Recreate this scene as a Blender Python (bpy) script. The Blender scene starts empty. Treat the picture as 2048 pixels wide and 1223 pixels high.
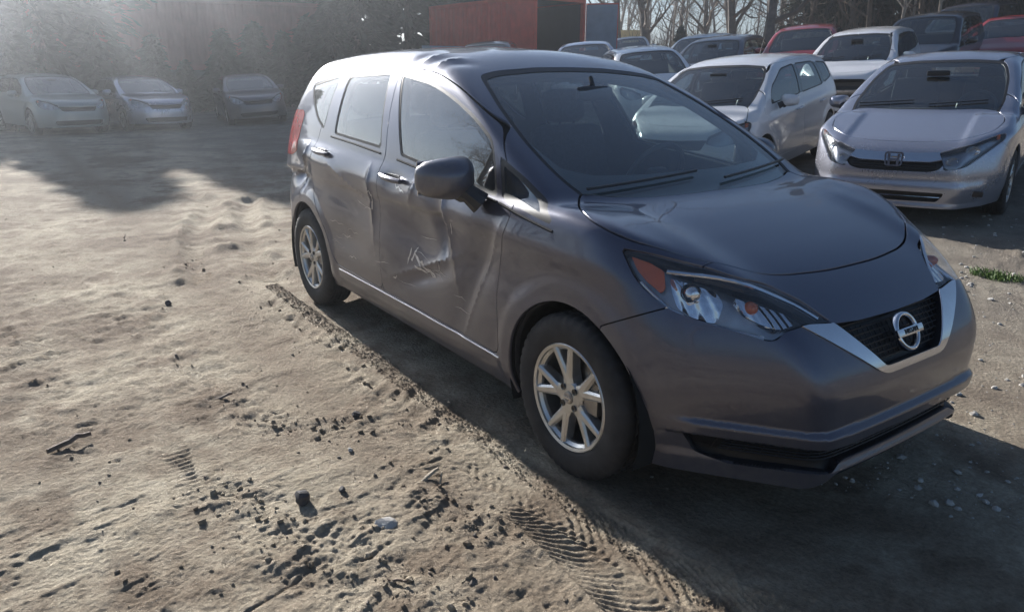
import bpy, bmesh, math, random
import numpy as np
from mathutils import Vector, Matrix, Euler
R_=math.radians
# ---------------------------------------------------------------- camera, sky, sun, exposure
scene=bpy.context.scene
COL=scene.collection
cam=bpy.data.cameras.new('camera');camo=bpy.data.objects.new('camera',cam);COL.objects.link(camo)
CX=(1.865,-2.378,1.420);YAW,PIT,ROL=R_(145.0034),R_(-17.4764),R_(.2067)
def cam_axes():
    f=Vector((math.cos(PIT)*math.cos(YAW),math.cos(PIT)*math.sin(YAW),math.sin(PIT)))
    r=f.cross(Vector((0,0,1))).normalized();u=r.cross(f)
    return r*math.cos(ROL)+u*math.sin(ROL),-r*math.sin(ROL)+u*math.cos(ROL),f
cr,cu,cf=cam_axes()
camo.matrix_world=Matrix(((cr.x,cu.x,-cf.x,CX[0]),(cr.y,cu.y,-cf.y,CX[1]),(cr.z,cu.z,-cf.z,CX[2]),(0,0,0,1)))
cam.sensor_width=36;cam.lens=1455.6*36/2048;cam.clip_start=.05;cam.clip_end=2000
scene.camera=camo
SUN_AZ,SUN_EL=R_(178.0),R_(21)
w=bpy.data.worlds.new('World');scene.world=w;w.use_nodes=True
nt=w.node_tree;bg=nt.nodes['Background'];sky=nt.nodes.new('ShaderNodeTexSky')
sky.sky_type='NISHITA';sky.sun_disc=False;sky.sun_elevation=SUN_EL;sky.sun_rotation=math.pi/2-SUN_AZ
sky.air_density=.85;sky.dust_density=.45;sky.ozone_density=2.2
nt.links.new(sky.outputs[0],bg.inputs[0]);bg.inputs[1].default_value=.05
sl=bpy.data.lights.new('sun','SUN');sl.energy=5.0;sl.angle=R_(.5);sl.color=(1,.965,.92)
so=bpy.data.objects.new('sun',sl);COL.objects.link(so)
so.rotation_euler=Vector((math.cos(SUN_EL)*math.cos(SUN_AZ),math.cos(SUN_EL)*math.sin(SUN_AZ),math.sin(SUN_EL))).to_track_quat('Z','Y').to_euler()
so.location=(-20,2,12)
scene.view_settings.view_transform='Standard';scene.view_settings.look='None'
scene.view_settings.gamma=1;scene.view_settings.use_curve_mapping=False
scene.view_settings.exposure=1.16
scene.cycles.max_bounces=8;scene.cycles.transparent_max_bounces=24;scene.cycles.volume_bounces=0
rng=np.random.default_rng(7);random.seed(7)
def tab(pts, s=.03, n=900):
    """smooth 1-D curve through (roughly) pts; returns a callable"""
    p=np.array(sorted(pts),float);a,b=p[0,0],p[-1,0];e=.35*(b-a)+4*s
    x=np.linspace(a-e,b+e,n);y=np.interp(x,p[:,0],p[:,1])
    lo=x<a;hi=x>b
    y[lo]=p[0,1]+(x[lo]-a)*(p[1,1]-p[0,1])/(p[1,0]-p[0,0])
    y[hi]=p[-1,1]+(x[hi]-b)*(p[-1,1]-p[-2,1])/(p[-1,0]-p[-2,0])
    dx=x[1]-x[0];m=max(1,int(3*s/dx));k=np.exp(-.5*(np.arange(-m,m+1)*dx/s)**2);k/=k.sum()
    yp=np.concatenate([y[0]+(np.arange(-m,0))*(y[1]-y[0]),y,y[-1]+np.arange(1,m+1)*(y[-1]-y[-2])])
    ys=np.convolve(yp,k,'valid')
    x0=x[0]
    def f(q):
        t=np.clip((np.asarray(q)-x0)/dx,0,n-2.001);i=t.astype(int);u=t-i
        return ys[i]*(1-u)+ys[i+1]*u
    return f
def smax(a,b,k):
    h=np.maximum(k-np.abs(a-b),0)/k
    return np.maximum(a,b)+h*h*h*k/6
def smin(a,b,k): return -smax(-a,-b,k)
def sstep(a,b,x):
    t=np.clip((x-a)/(b-a),0,1);return t*t*(3-2*t)
def gauss(d,s): return np.exp(-.5*(d/s)**2)
def polysdf(px,py,poly):
    """signed distance (negative inside) to a closed polygon"""
    P=np.asarray(poly,float);d=np.full(px.shape,1e9);ins=np.zeros(px.shape,bool)
    n=len(P)
    for i in range(n):
        a=P[i];b=P[(i+1)%n];e=b-a;wx=px-a[0];wy=py-a[1]
        t=np.clip((wx*e[0]+wy*e[1])/max(e@e,1e-12),0,1)
        d=np.minimum(d,(wx-e[0]*t)**2+(wy-e[1]*t)**2)
        c=((a[1]<=py)!=(b[1]<=py))
        with np.errstate(divide='ignore',invalid='ignore'):
            xi=a[0]+(py-a[1])*e[0]/(e[1] if abs(e[1])>1e-12 else 1e-12)
        ins^=(c&(px<xi))
    return np.sqrt(d)*np.where(ins,-1,1)
def rnd(poly,r=.03,n=5):
    """round the corners of a polygon; r may be a list per corner"""
    P=np.asarray(poly,float);out=[];N=len(P)
    for i in range(N):
        rr=r[i] if hasattr(r,'__len__') else r
        a,b,c=P[i-1],P[i],P[(i+1)%N];u=a-b;v=c-b;lu=np.hypot(*u);lv=np.hypot(*v)
        q=min(rr,lu*.45,lv*.45)
        if q<1e-4: out.append(b);continue
        p0=b+u/lu*q;p1=b+v/lv*q
        for t in np.linspace(0,1,n): out.append((1-t)**2*p0+2*t*(1-t)*b+t*t*p1)
    return np.array(out)
def grad(field,P,h=.002):
    g=np.empty_like(P)
    for k in range(3):
        d=np.zeros(3);d[k]=h
        a=P+d;b=P-d
        g[:,k]=(field(a[:,0],a[:,1],a[:,2])-field(b[:,0],b[:,1],b[:,2]))/(2*h)
    return g
def project(field,P,it=2,mx=.02):
    for _ in range(it):
        g=grad(field,P);f=field(P[:,0],P[:,1],P[:,2])
        s=(-f/np.maximum((g*g).sum(1),.05))[:,None]*g
        l=np.linalg.norm(s,axis=1,keepdims=True);s*=np.minimum(1,mx/np.maximum(l,1e-9))
        P=P+s
    return P
def surfnets(field,lo,hi,h,relax=2):
    """surface nets: field -> vertices on the surface, triangles"""
    n=[int(math.ceil((hi[k]-lo[k])/h))+1 for k in range(3)]
    ax=[lo[k]+h*np.arange(n[k]) for k in range(3)]
    G=np.empty(n)
    for i0 in range(0,n[0],24):
        X,Y,Z=np.meshgrid(ax[0][i0:i0+24],ax[1],ax[2],indexing='ij')
        G[i0:i0+24]=field(X.ravel(),Y.ravel(),Z.ravel()).reshape(X.shape)
    S=G<0
    c=np.zeros([q-1 for q in n],int)
    for a in (0,1):
        for b in (0,1):
            for d in (0,1): c+=S[a:n[0]-1+a,b:n[1]-1+b,d:n[2]-1+d]
    act=(c>0)&(c<8);idx=-np.ones(act.shape,int);I=np.argwhere(act);idx[act]=np.arange(len(I))
    acc=np.zeros((len(I),3));cnt=np.zeros(len(I))
    cor=[(a,b,d) for a in (0,1) for b in (0,1) for d in (0,1)]
    for p in cor:
        for k in range(3):
            if p[k]: continue
            q=list(p);q[k]=1
            ga=G[I[:,0]+p[0],I[:,1]+p[1],I[:,2]+p[2]];gb=G[I[:,0]+q[0],I[:,1]+q[1],I[:,2]+q[2]]
            m=(ga<0)!=(gb<0);t=np.where(m,ga/np.where(ga==gb,1,ga-gb),0)
            v=np.array(p,float)[None]+0*acc;v[:,k]+=t
            acc+=v*m[:,None];cnt+=m
    V=np.array(lo)+h*(I+acc/cnt[:,None])
    Q=[]
    for k in range(3):
        a,b=(k+1)%3,(k+2)%3
        sl0=[slice(None)]*3;sl1=[slice(None)]*3;sl0[k]=slice(0,n[k]-1);sl1[k]=slice(1,n[k])
        m=S[tuple(sl0)]!=S[tuple(sl1)]
        E=np.argwhere(m);ok=(E[:,a]>0)&(E[:,b]>0)&(E[:,a]<n[a]-1)&(E[:,b]<n[b]-1);E=E[ok]
        def cell(da,db):
            e=E.copy();e[:,a]-=da;e[:,b]-=db
            return idx[e[:,0],e[:,1],e[:,2]]
        q=np.stack([cell(1,1),cell(0,1),cell(0,0),cell(1,0)],1)
        fl=~S[E[:,0],E[:,1],E[:,2]];q[fl]=q[fl][:,::-1];Q.append(q)
    Q=np.concatenate(Q);Q=Q[(Q>=0).all(1)]
    V=project(field,V,2,h)
    for _ in range(relax):
        s=np.zeros_like(V);c=np.zeros(len(V))
        for i in range(4):
            for j in ((i+1)%4,(i-1)%4):
                s+=np.stack([np.bincount(Q[:,i],V[Q[:,j],k],len(V)) for k in range(3)],1);c+=np.bincount(Q[:,i],minlength=len(V))
        m=(c>7);V[m]=.4*V[m]+.6*(s[m]/c[m][:,None]);V=project(field,V,1,h)
    d1=((V[Q[:,0]]-V[Q[:,2]])**2).sum(1);d2=((V[Q[:,1]]-V[Q[:,3]])**2).sum(1)
    A=np.where((d1<d2)[:,None],Q[:,[0,1,2]],Q[:,[0,1,3]]);B=np.where((d1<d2)[:,None],Q[:,[0,2,3]],Q[:,[1,2,3]])
    return V,np.concatenate([A,B])
def clip(V,T,f):
    """split triangles by the sign of f (per vertex or callable). returns V', Tneg, Tpos"""
    if callable(f): f=f(V)
    f=np.where(np.abs(f)<1e-7,1e-7,f)
    s=f[T]<0;c=s.sum(1)
    neg=[T[c==3]];pos=[T[c==0]]
    M=T[(c==1)|(c==2)];sm=s[(c==1)|(c==2)]
    if len(M)==0: return V,neg[0],pos[0]
    one=np.where(sm.sum(1)==1,True,False)
    lone=np.where(one,np.argmax(sm,1),np.argmax(~sm,1))
    r=np.arange(len(M));a=M[r,lone];b=M[r,(lone+1)%3];d=M[r,(lone+2)%3]
    e=np.concatenate([np.stack([a,b],1),np.stack([a,d],1)]);es=np.sort(e,1)
    u,inv=np.unique(es,axis=0,return_inverse=True);inv=inv.ravel()
    t=f[u[:,0]]/(f[u[:,0]]-f[u[:,1]])
    NV=V[u[:,0]]*(1-t[:,None])+V[u[:,1]]*t[:,None]
    k=len(V)+inv;ab=k[:len(M)];ad=k[len(M):]
    V=np.concatenate([V,NV])
    t1=np.stack([a,ab,ad],1);t2=np.stack([ab,b,d],1);t3=np.stack([ab,d,ad],1)
    neg+= [t1[one],t2[~one],t3[~one]];pos+=[t1[~one],t2[one],t3[one]]
    return V,np.concatenate(neg),np.concatenate(pos)
def compact(V,T):
    u,inv=np.unique(T,return_inverse=True);return V[u],inv.reshape(T.shape)
def bedges(T):
    e=np.concatenate([T[:,[0,1]],T[:,[1,2]],T[:,[2,0]]]);k=np.sort(e,1)
    key=k[:,0].astype(np.int64)*10000019+k[:,1]
    _,ix,cn=np.unique(key,return_index=True,return_counts=True)
    return e[ix[cn==1]]
# ---------------------------------------------------------------- car bodies
def carfield(p):
    g=lambda k,d:p.get(k,d)
    Wz=tab(p['W'],.02);Hc=tab(p['hood'],g('hs',.035));Gz=tab(p['G'],.03);Rc=tab(p['roof'],.07)
    Xw=tab(p['ws'],.03);Xr=tab(p['rw'],.03);F0=tab(p['nose'],g('ns',.018));R0=tab(p['tail'],.02)
    tx=tab(p['taper'],.1);Bv=tab(p['bev'],.04)
    def field(x,y,z):
        Y=np.abs(y)
        w=Wz(z)-tx(x)
        if 'side' in p: w=w+p['side'](x,y,z)
        for cx in p['axles']:
            r=np.hypot(x-cx,z-p['wr']);w=w+p.get('flare',.010)*sstep(.47,.40,r)
        a=Y-w
        top=Hc(x)-g('hcrown',.02)*Y*Y
        if 'hoodf' in p: top=top+p['hoodf'](x,Y)
        b=(z-top)/g('htn',1.03)
        F=F0(z)-g('fq',.30)*Y**2.2
        c=x-F
        lg=p['ledge'](z)*sstep(.77,.70,Y) if 'ledge' in p else 0
        c=c-lg
        if 'front' in p: c=c+p['front'](x,Y,z)
        bs=g('bslope',1.04);bev=(x+bs*Y-Bv(z))/math.hypot(1,bs)-lg*.8
        c=smax(c,bev,g('kb',.16))
        R=R0(z)+g('rq',.55)*Y**3.2
        d=R-x
        lo=smax(a,b,g('khs',.075));lo=smax(lo,c,g('kn',.10));lo=smax(lo,d,.12)
        ga=(Y-(Gz(z)-g('gt',.0)*np.abs(x-g('gx',-1.4))**2.5))/1.05
        gb=z-(Rc(x)-g('rcrown',.16)*Y*Y)
        gc=(x-(Xw(z)-g('wq',.22)*Y*Y))*.5
        gd=((Xr(z)+g('rwq',.25)*Y*Y)-x)*.8
        up=smax(smax(ga,gb,g('kr',.16)),gc,g('kw',.07));up=smax(smax(up,gd,.12),g('gfl',.84)-z,.05)
        o=smin(lo,up,g('kj',.05))
        if 'post' in p: o=p['post'](x,y,z,o)
        return o
    return field
def hero_side(x,y,z):
    # shoulder crease rising to the rear, hollow below it, sill bulge, damage on the right side
    zc=.83+.045*(-x-.2)*(x<0)-.0*(x>=0)
    zc=.83-.047*np.minimum(x,0)
    o=.010*gauss(z-zc,.035)-.014*gauss(z-(zc-.15),.075)*sstep(.3,-.1,x)
    return o
def hero_dent(x,y,z):
    R=(y<0)
    d=np.zeros_like(x)
    def fold(u,s): return np.exp(-np.abs(u)/s)          # sharp crease
    # front door: broad caved panel with a vertical fold and sharp creases
    d-=.042*gauss(x+1.12,.22)*gauss(z-.68,.17)
    u=x+.84+.30*(z-.80)
    d+=.022*fold(u,.028)*gauss(z-.80,.13)-.030*gauss(u+.075,.045)*gauss(z-.82,.11)
    d-=.022*gauss(x+1.36,.085)*gauss(z-.925,.05)
    d+=.012*fold(x+1.18-.5*(z-.9),.02)*gauss(z-.92,.05)
    v=(z-.60)-.35*(x+1.0)
    d+=.010*fold(v,.022)*gauss(x+1.05,.22)-.012*gauss(v+.05,.03)*gauss(x+1.05,.20)
    d-=.026*gauss(x+.66-.55*(z-.55),.07)*gauss(z-.62,.17)
    d+=.008*fold(x+.60-.55*(z-.55),.02)*gauss(z-.60,.16)
    # rear door
    d-=.020*gauss(x+1.84,.20)*gauss(z-.76,.17)
    d+=.020*fold(x+1.625+.1*(z-.8),.022)*gauss(z-.81,.10)
    d+=.009*fold((z-.86)+.30*(x+1.9),.018)*gauss(x+1.9,.18)
    d-=.018*gauss(x+2.0,.2)*gauss(z-.55,.06)
    # rear quarter crumple
    d-=.060*gauss(x+2.70,.10)*gauss(z-.86,.06)
    d+=.030*fold(x+2.62-.4*(z-.86),.022)*gauss(z-.88,.09)
    d+=.022*fold((z-.885)-.5*(x+2.72),.02)*gauss(x+2.74,.08)
    d-=.030*gauss(x+2.82,.06)*gauss(z-.95,.05)
    return d*R
def hero_roofdent(x,y,z):
    m=(y<0)*sstep(1.36,1.42,z)
    yy=y+.56
    u=x-.35*yy
    d=-.009*gauss(u+1.49,.038)-.011*gauss(u+1.33,.035)-.008*gauss(u+1.18,.032)
    d+=.006*np.exp(-np.abs(u+1.41)/.014)+.007*np.exp(-np.abs(u+1.255)/.014)
    return -d*gauss(yy-.01,.042)*m
HERO=dict(
 W=[(.10,.74),(.18,.785),(.25,.812),(.30,.826),(.34,.828),(.45,.838),(.60,.846),(.75,.846),(.90,.835),(1.0,.815),(1.08,.80),(1.2,.79)],
 hood=[(-3.4,1.02),(-2.6,1.06),(-1.6,1.02),(-.6,.985),(-.25,.985),(-.05,.973),(.1,.945),(.25,.905),(.4,.858),(.50,.818),(.60,.762),(.70,.68),(.78,.58)],
 G=[(.9,.818),(.97,.805),(1.05,.790),(1.15,.766),(1.25,.734),(1.35,.693),(1.42,.657),(1.5,.60),(1.6,.53)],
 roof=[(-3.3,1.46),(-3.1,1.50),(-2.8,1.545),(-2.4,1.572),(-2.0,1.582),(-1.6,1.574),(-1.3,1.547),(-1.05,1.503),(-.9,1.465),(-.6,1.38)],
 ws=[(.78,.03),(.93,.0),(1.05,-.20),(1.15,-.385),(1.25,-.58),(1.35,-.79),(1.45,-1.02),(1.55,-1.27)],
 rw=[(.8,-3.26),(1.05,-3.22),(1.2,-3.16),(1.4,-3.02),(1.5,-2.93)],
 nose=[(.1,.76),(.17,.785),(.225,.79),(.30,.79),(.385,.800),(.50,.800),(.58,.788),(.64,.765),(.70,.745),(.8,.72),(.9,.7)],
 tail=[(.2,-3.22),(.4,-3.31),(.6,-3.31),(.75,-3.27),(.9,-3.22),(1.1,-3.2),(1.3,-3.05)],
 taper=[(-3.4,.10),(-3.0,.035),(-2.6,.006),(-2.2,0),(-.3,0),(0,.003),(.3,.022),(.6,.07)],
 axles=(0,-2.6),wr=.31,bev=[(.1,1.27),(.2,1.30),(.37,1.39),(.5,1.435),(.6,1.425),(.7,1.385),(.8,1.32),(.9,1.24),(1.0,1.17)],bslope=1.3,fq=.09,kb=.07,kr=.10,kj=.04,rcrown=.125,wq=.17,
 side=lambda x,y,z:hero_side(x,y,z)+hero_dent(x,y,z),
 hoodf=lambda x,Y:.012*gauss(Y-.56-.0*x,.06)*sstep(-.15,.25,x)*sstep(.75,.45,x)+.030*sstep(.50,.78,Y)*sstep(-.45,.15,x)*sstep(.55,.25,x),
 post=lambda x,y,z,o:o+hero_roofdent(x,y,z),
 khs=.09,kn=.09,gt=.012,ledge=lambda z:.024*sstep(.397,.372,z)*sstep(.325,.335,z)+.012*sstep(.262,.235,z)-.0*z,chin=1,gx=-1.6,
)
hero=carfield(HERO)
# ---------------------------------------------------------------- materials
def newmat(name):
    m=bpy.data.materials.new(name);m.use_nodes=True;nt=m.node_tree
    return m,nt,nt.nodes['Principled BSDF'],nt.nodes['Material Output']
def pset(b,**k):
    M=dict(col='Base Color',met='Metallic',rough='Roughness',coat='Coat Weight',coatr='Coat Roughness',spec='Specular IOR Level',ior='IOR',tr='Transmission Weight',em='Emission Color',es='Emission Strength',sheen='Sheen Weight')
    for a,v in k.items():
        if a in('col','em') and len(v)==3: v=(*v,1)
        b.inputs[M[a]].default_value=v
def noise(nt,scale,detail=4,rough=.55,vec=None,obj=True):
    n=nt.nodes.new('ShaderNodeTexNoise');n.inputs['Scale'].default_value=scale;n.inputs['Detail'].default_value=detail;n.inputs['Roughness'].default_value=rough
    tc=nt.nodes.new('ShaderNodeTexCoord');nt.links.new(vec if vec else tc.outputs['Object'],n.inputs['Vector']);return n
def ramp(nt,src,a,b,c0,c1):
    r=nt.nodes.new('ShaderNodeValToRGB');e=r.color_ramp.elements;e[0].position=a;e[1].position=b
    e[0].color=(*c0,1) if hasattr(c0,'__len__') else (c0,c0,c0,1);e[1].color=(*c1,1) if hasattr(c1,'__len__') else (c1,c1,c1,1)
    nt.links.new(src,r.inputs[0]);return r
def mixc(nt,f,a,b,mode='MIX'):
    m=nt.nodes.new('ShaderNodeMix');m.data_type='RGBA';m.blend_type=mode
    for s,v in((m.inputs[0],f),(m.inputs[6],a),(m.inputs[7],b)):
        if isinstance(v,(int,float)): s.default_value=v
        elif isinstance(v,tuple): s.default_value=(*v,1) if len(v)==3 else v
        else: nt.links.new(v,s)
    return m.outputs[2]
def mth(nt,op,a,b=0.0,clamp=False):
    m=nt.nodes.new('ShaderNodeMath');m.operation=op;m.use_clamp=clamp
    for s,v in((m.inputs[0],a),(m.inputs[1],b)):
        if isinstance(v,(int,float)): s.default_value=v
        else: nt.links.new(v,s)
    return m.outputs[0]
def bump(nt,b,src,st,dist=.01):
    n=nt.nodes.new('ShaderNodeBump');n.inputs['Strength'].default_value=st;n.inputs['Distance'].default_value=dist
    nt.links.new(src,n.inputs['Height']);nt.links.new(n.outputs[0],b.inputs['Normal'])
def simple(name,col,rough=.5,met=0,var=.15,scale=20,bmp=0,**k):
    m,nt,b,o=newmat(name);pset(b,rough=rough,met=met,**k)
    n=noise(nt,scale,5);r=ramp(nt,n.outputs[0],.3,.7,tuple(c*(1-var) for c in col),tuple(min(1,c*(1+var)) for c in col))
    nt.links.new(r.outputs[0],b.inputs['Base Color'])
    if bmp: bump(nt,b,n.outputs[0],bmp)
    return m
def paint(name,col,met=.6,rough=.32,dust=.5,dustcol=(.27,.235,.19),coatr=.05,zlo=.15,zhi=.95):
    m,nt,b,o=newmat(name);pset(b,coat=.9,coatr=coatr)
    tc=nt.nodes.new('ShaderNodeTexCoord');sp=nt.nodes.new('ShaderNodeSeparateXYZ');nt.links.new(tc.outputs['Object'],sp.inputs[0])
    mr=nt.nodes.new('ShaderNodeMapRange');nt.links.new(sp.outputs['Z'],mr.inputs[0])
    for i,v in((1,zlo),(2,zhi),(3,1.0),(4,.16)): mr.inputs[i].default_value=v
    n1=noise(nt,2.2,6,.6);n2=noise(nt,34,5,.65)
    r1=ramp(nt,n1.outputs[0],.30,.72,0.25,1.0);r2=ramp(nt,n2.outputs[0],.25,.8,.45,1.0)
    f=mth(nt,'MULTIPLY',mth(nt,'MULTIPLY',mr.outputs[0],r1.outputs[0]),mth(nt,'MULTIPLY',r2.outputs[0],dust),True)
    fl=noise(nt,900,1);fr=ramp(nt,fl.outputs[0],.35,.7,tuple(c*.85 for c in col),tuple(min(1,c*1.15) for c in col))
    nt.links.new(mixc(nt,f,fr.outputs[0],dustcol),b.inputs['Base Color'])
    nt.links.new(mth(nt,'MULTIPLY',mth(nt,'SUBTRACT',1.0,f,True),met),b.inputs['Metallic'])
    nt.links.new(mth(nt,'ADD',mth(nt,'MULTIPLY',f,.45),rough,True),b.inputs['Roughness'])
    nt.links.new(mth(nt,'SUBTRACT',.95,mth(nt,'MULTIPLY',f,1.1),True),b.inputs['Coat Weight'])
    return m
def thin_glass(name,tint=(.72,.80,.78),ior=1.55,refl=(1,1,1),rough=0.0,dirt=.06,dcol=(.45,.42,.38)):
    m=bpy.data.materials.new(name);m.use_nodes=True;nt=m.node_tree;nt.nodes.remove(nt.nodes['Principled BSDF']);o=nt.nodes['Material Output']
    t=nt.nodes.new('ShaderNodeBsdfTransparent');t.inputs[0].default_value=(*tint,1)
    g=nt.nodes.new('ShaderNodeBsdfGlossy');g.inputs[0].default_value=(*refl,1);g.inputs['Roughness'].default_value=rough
    fr=nt.nodes.new('ShaderNodeFresnel');fr.inputs[0].default_value=ior
    geo=nt.nodes.new('ShaderNodeNewGeometry')
    # the fresnel node inverts the index on back faces: feed it the right one
    iv=mth(nt,'ADD',mth(nt,'MULTIPLY',geo.outputs['Backfacing'],1/ior-ior),ior)
    nt.links.new(iv,fr.inputs[0])
    mx=nt.nodes.new('ShaderNodeMixShader');nt.links.new(fr.outputs[0],mx.inputs[0]);nt.links.new(t.outputs[0],mx.inputs[1]);nt.links.new(g.outputs[0],mx.inputs[2])
    out=mx
    if dirt:
        d=nt.nodes.new('ShaderNodeBsdfDiffuse');d.inputs[0].default_value=(*dcol,1);n=noise(nt,6,6,.65)
        r=ramp(nt,n.outputs[0],.3,.75,dirt*.4,dirt*1.6);m2=nt.nodes.new('ShaderNodeMixShader');nt.links.new(r.outputs[0],m2.inputs[0])
        nt.links.new(mx.outputs[0],m2.inputs[1]);nt.links.new(d.outputs[0],m2.inputs[2]);out=m2
    nt.links.new(out.outputs[0],o.inputs[0]);return m
M={}
M['hero']=paint('grey_paint',(.095,.099,.140),met=.66,rough=.28,dust=.50,coatr=.015,zlo=.2,zhi=.72)
M['glass']=thin_glass('car_glass',tint=(.78,.87,.86),ior=2.05,dirt=.03)
M['glass_side']=thin_glass('side_glass',tint=(.52,.60,.59),ior=2.9,dirt=.05)
M['lens']=thin_glass('lamp_lens',tint=(.96,.97,.98),ior=1.6,dirt=.05,dcol=(.6,.6,.62))
M['rubber']=simple('black_rubber',(.018,.018,.020),.5)
M['matte']=simple('matte_rubber',(.03,.03,.034),.85,spec=.15)
M['black']=simple('black_plastic',(.022,.022,.026),.42)
M['gloss_black']=simple('gloss_black',(.012,.012,.014),.12,coat=.6)
M['inner']=simple('interior_dark',(.022,.022,.026),.8)
M['seat']=simple('seat_cloth',(.035,.035,.042),.9,var=.3,scale=60)
M['chrome']=simple('chrome',(.75,.75,.77),.07,1.0,var=.03)
M['reflector']=simple('reflector',(.70,.72,.75),.16,1.0,var=.1,scale=40)
M['amber']=simple('amber_plastic',(.50,.10,.02),.22,var=.1,coat=.5)
M['red_lens']=simple('red_lens',(.55,.02,.015),.15,var=.15,coat=.8)
M['alloy']=simple('alloy',(.60,.59,.57),.32,.85,var=.12,scale=14)
M['steel']=simple('steel',(.32,.30,.28),.4,.9,var=.25)
M['tyre']=simple('tyre_rubber',(.030,.028,.028),.78,var=.45,scale=11,bmp=.15)
M['bare']=simple('bare_metal',(.62,.62,.64),.28,.7,var=.3,scale=60)
M['dark_under']=simple('underbody',(.012,.012,.012),.9)
M['mesh']=simple('grille_black',(.010,.010,.012),.45)
# ---------------------------------------------------------------- mesh helpers
class MB:
    def __init__(s): s.v=[];s.f=[]
    def add(s,V,F):
        o=len(s.v);s.v+= [tuple(p) for p in V];s.f+=[tuple(i+o for i in f) for f in F]
        return s
    def box(s,c,sz,rot=None):
        V=[]
        for x in(-.5,.5):
            for y in(-.5,.5):
                for z in(-.5,.5):
                    p=Vector((x*sz[0],y*sz[1],z*sz[2]))
                    if rot is not None: p=rot@p
                    V.append((p.x+c[0],p.y+c[1],p.z+c[2]))
        return s.add(V,[(0,1,3,2),(4,6,7,5),(0,4,5,1),(2,3,7,6),(0,2,6,4),(1,5,7,3)])
    def rbox(s,c,sz,r,n=5,rot=None,fn=None):
        """rounded box"""
        V=[];F=[]
        g=np.linspace(-1,1,n)
        for ax in range(3):
            for sg in(-1,1):
                base=len(V)
                for i in range(n):
                    for j in range(n):
                        p=[0,0,0];p[ax]=sg;p[(ax+1)%3]=g[i];p[(ax+2)%3]=g[j]
                        q=Vector([p[k]*sz[k]/2 for k in range(3)])
                        inn=Vector([max(-(sz[k]/2-r),min(sz[k]/2-r,q[k])) for k in range(3)])
                        d=q-inn
                        if d.length>1e-9: q=inn+d.normalized()*r
                        if fn: q=Vector(fn(*q))
                        if rot is not None: q=rot@q
                        V.append((q.x+c[0],q.y+c[1],q.z+c[2]))
                for i in range(n-1):
                    for j in range(n-1):
                        a=base+i*n+j;f=(a,a+n,a+n+1,a+1)
                        F.append(f if sg>0 else f[::-1])
        return s.add(V,F)
    def tube(s,path,rad,seg=8,cap=True):
        P=[Vector(p) for p in path];n=len(P)
        if not hasattr(rad,'__len__'): rad=[rad]*n
        V=[];F=[];up=None
        for i in range(n):
            t=(P[min(i+1,n-1)]-P[max(i-1,0)]);t=t.normalized() if t.length>1e-9 else Vector((0,0,1))
            if up is None: up=t.orthogonal().normalized()
            up=(up-t*up.dot(t));up=up.normalized() if up.length>1e-6 else t.orthogonal().normalized()
            b=t.cross(up)
            for k in range(seg):
                a=2*math.pi*k/seg;V.append(P[i]+(up*math.cos(a)+b*math.sin(a))*rad[i])
        for i in range(n-1):
            for k in range(seg): F.append((i*seg+k,i*seg+(k+1)%seg,(i+1)*seg+(k+1)%seg,(i+1)*seg+k))
        if cap: F.append(tuple(range(seg))[::-1]);F.append(tuple((n-1)*seg+k for k in range(seg)))
        return s.add(V,F)
    def lathe(s,prof,seg=48,c=(0,0,0),axis='y',closed=False,sgn=1):
        """prof: list of (radius, axial)"""
        V=[];F=[];n=len(prof)
        for k in range(seg):
            a=2*math.pi*k/seg
            for r,h in prof:
                q={'y':(r*math.cos(a),h*sgn,r*math.sin(a)),'z':(r*math.cos(a),r*math.sin(a),h*sgn),'x':(h*sgn,r*math.cos(a),r*math.sin(a))}[axis]
                V.append((q[0]+c[0],q[1]+c[1],q[2]+c[2]))
        m=n if closed else n-1
        for k in range(seg):
            for i in range(m):
                F.append((k*n+i,k*n+(i+1)%n,((k+1)%seg)*n+(i+1)%n,((k+1)%seg)*n+i))
        return s.add(V,F)
    def prism(s,poly,a,b,axis=1):
        """poly in the plane normal to axis, from a to b"""
        n=len(poly)
        def pt(p,h):
            q=[p[0],p[1]];q.insert(axis,h);return tuple(q)
        V=[pt(p,a) for p in poly]+[pt(p,b) for p in poly]
        F=[tuple(range(n)),tuple(range(n,2*n))[::-1]]+[(i,i+n,(i+1)%n+n,(i+1)%n) for i in range(n)]
        return s.add(V,F)
    def build(s,name,mat,parent=None,smooth=True,bev=0,angle=35,**k):
        me=bpy.data.meshes.new(name);me.from_pydata(s.v,[],s.f);me.validate()
        bm=bmesh.new();bm.from_mesh(me)
        bmesh.ops.remove_doubles(bm,verts=bm.verts,dist=1e-5)
        bmesh.ops.recalc_face_normals(bm,faces=bm.faces)
        if bev: 
            es=[e for e in bm.edges if len(e.link_faces)==2 and e.calc_face_angle(0)>.6]
            bmesh.ops.bevel(bm,geom=es,offset=bev,segments=2,affect='EDGES',clamp_overlap=True)
        for f in bm.faces: f.smooth=smooth
        if smooth:
            for e in bm.edges:
                if len(e.link_faces)==2 and e.calc_face_angle(0)>R_(angle): e.smooth=False
        bm.to_mesh(me);bm.free()
        me.materials.append(mat);o=bpy.data.objects.new(name,me);COL.objects.link(o)
        if parent: o.parent=parent
        for a,v in k.items(): o[a]=v
        return o
def empty(name,label,cat,loc=(0,0,0),rz=0,group=None,tilt=(0,0)):
    o=bpy.data.objects.new(name,None);COL.objects.link(o);o.location=loc;o.rotation_euler=(tilt[0],tilt[1],rz);o.empty_display_size=.2
    o['label']=label;o['category']=cat
    if group: o['group']=group
    return o
def tag(o,label=None,cat=None,group=None,kind=None):
    if label:o['label']=label
    if cat:o['category']=cat
    if group:o['group']=group
    if kind:o['kind']=kind
    return o
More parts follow.
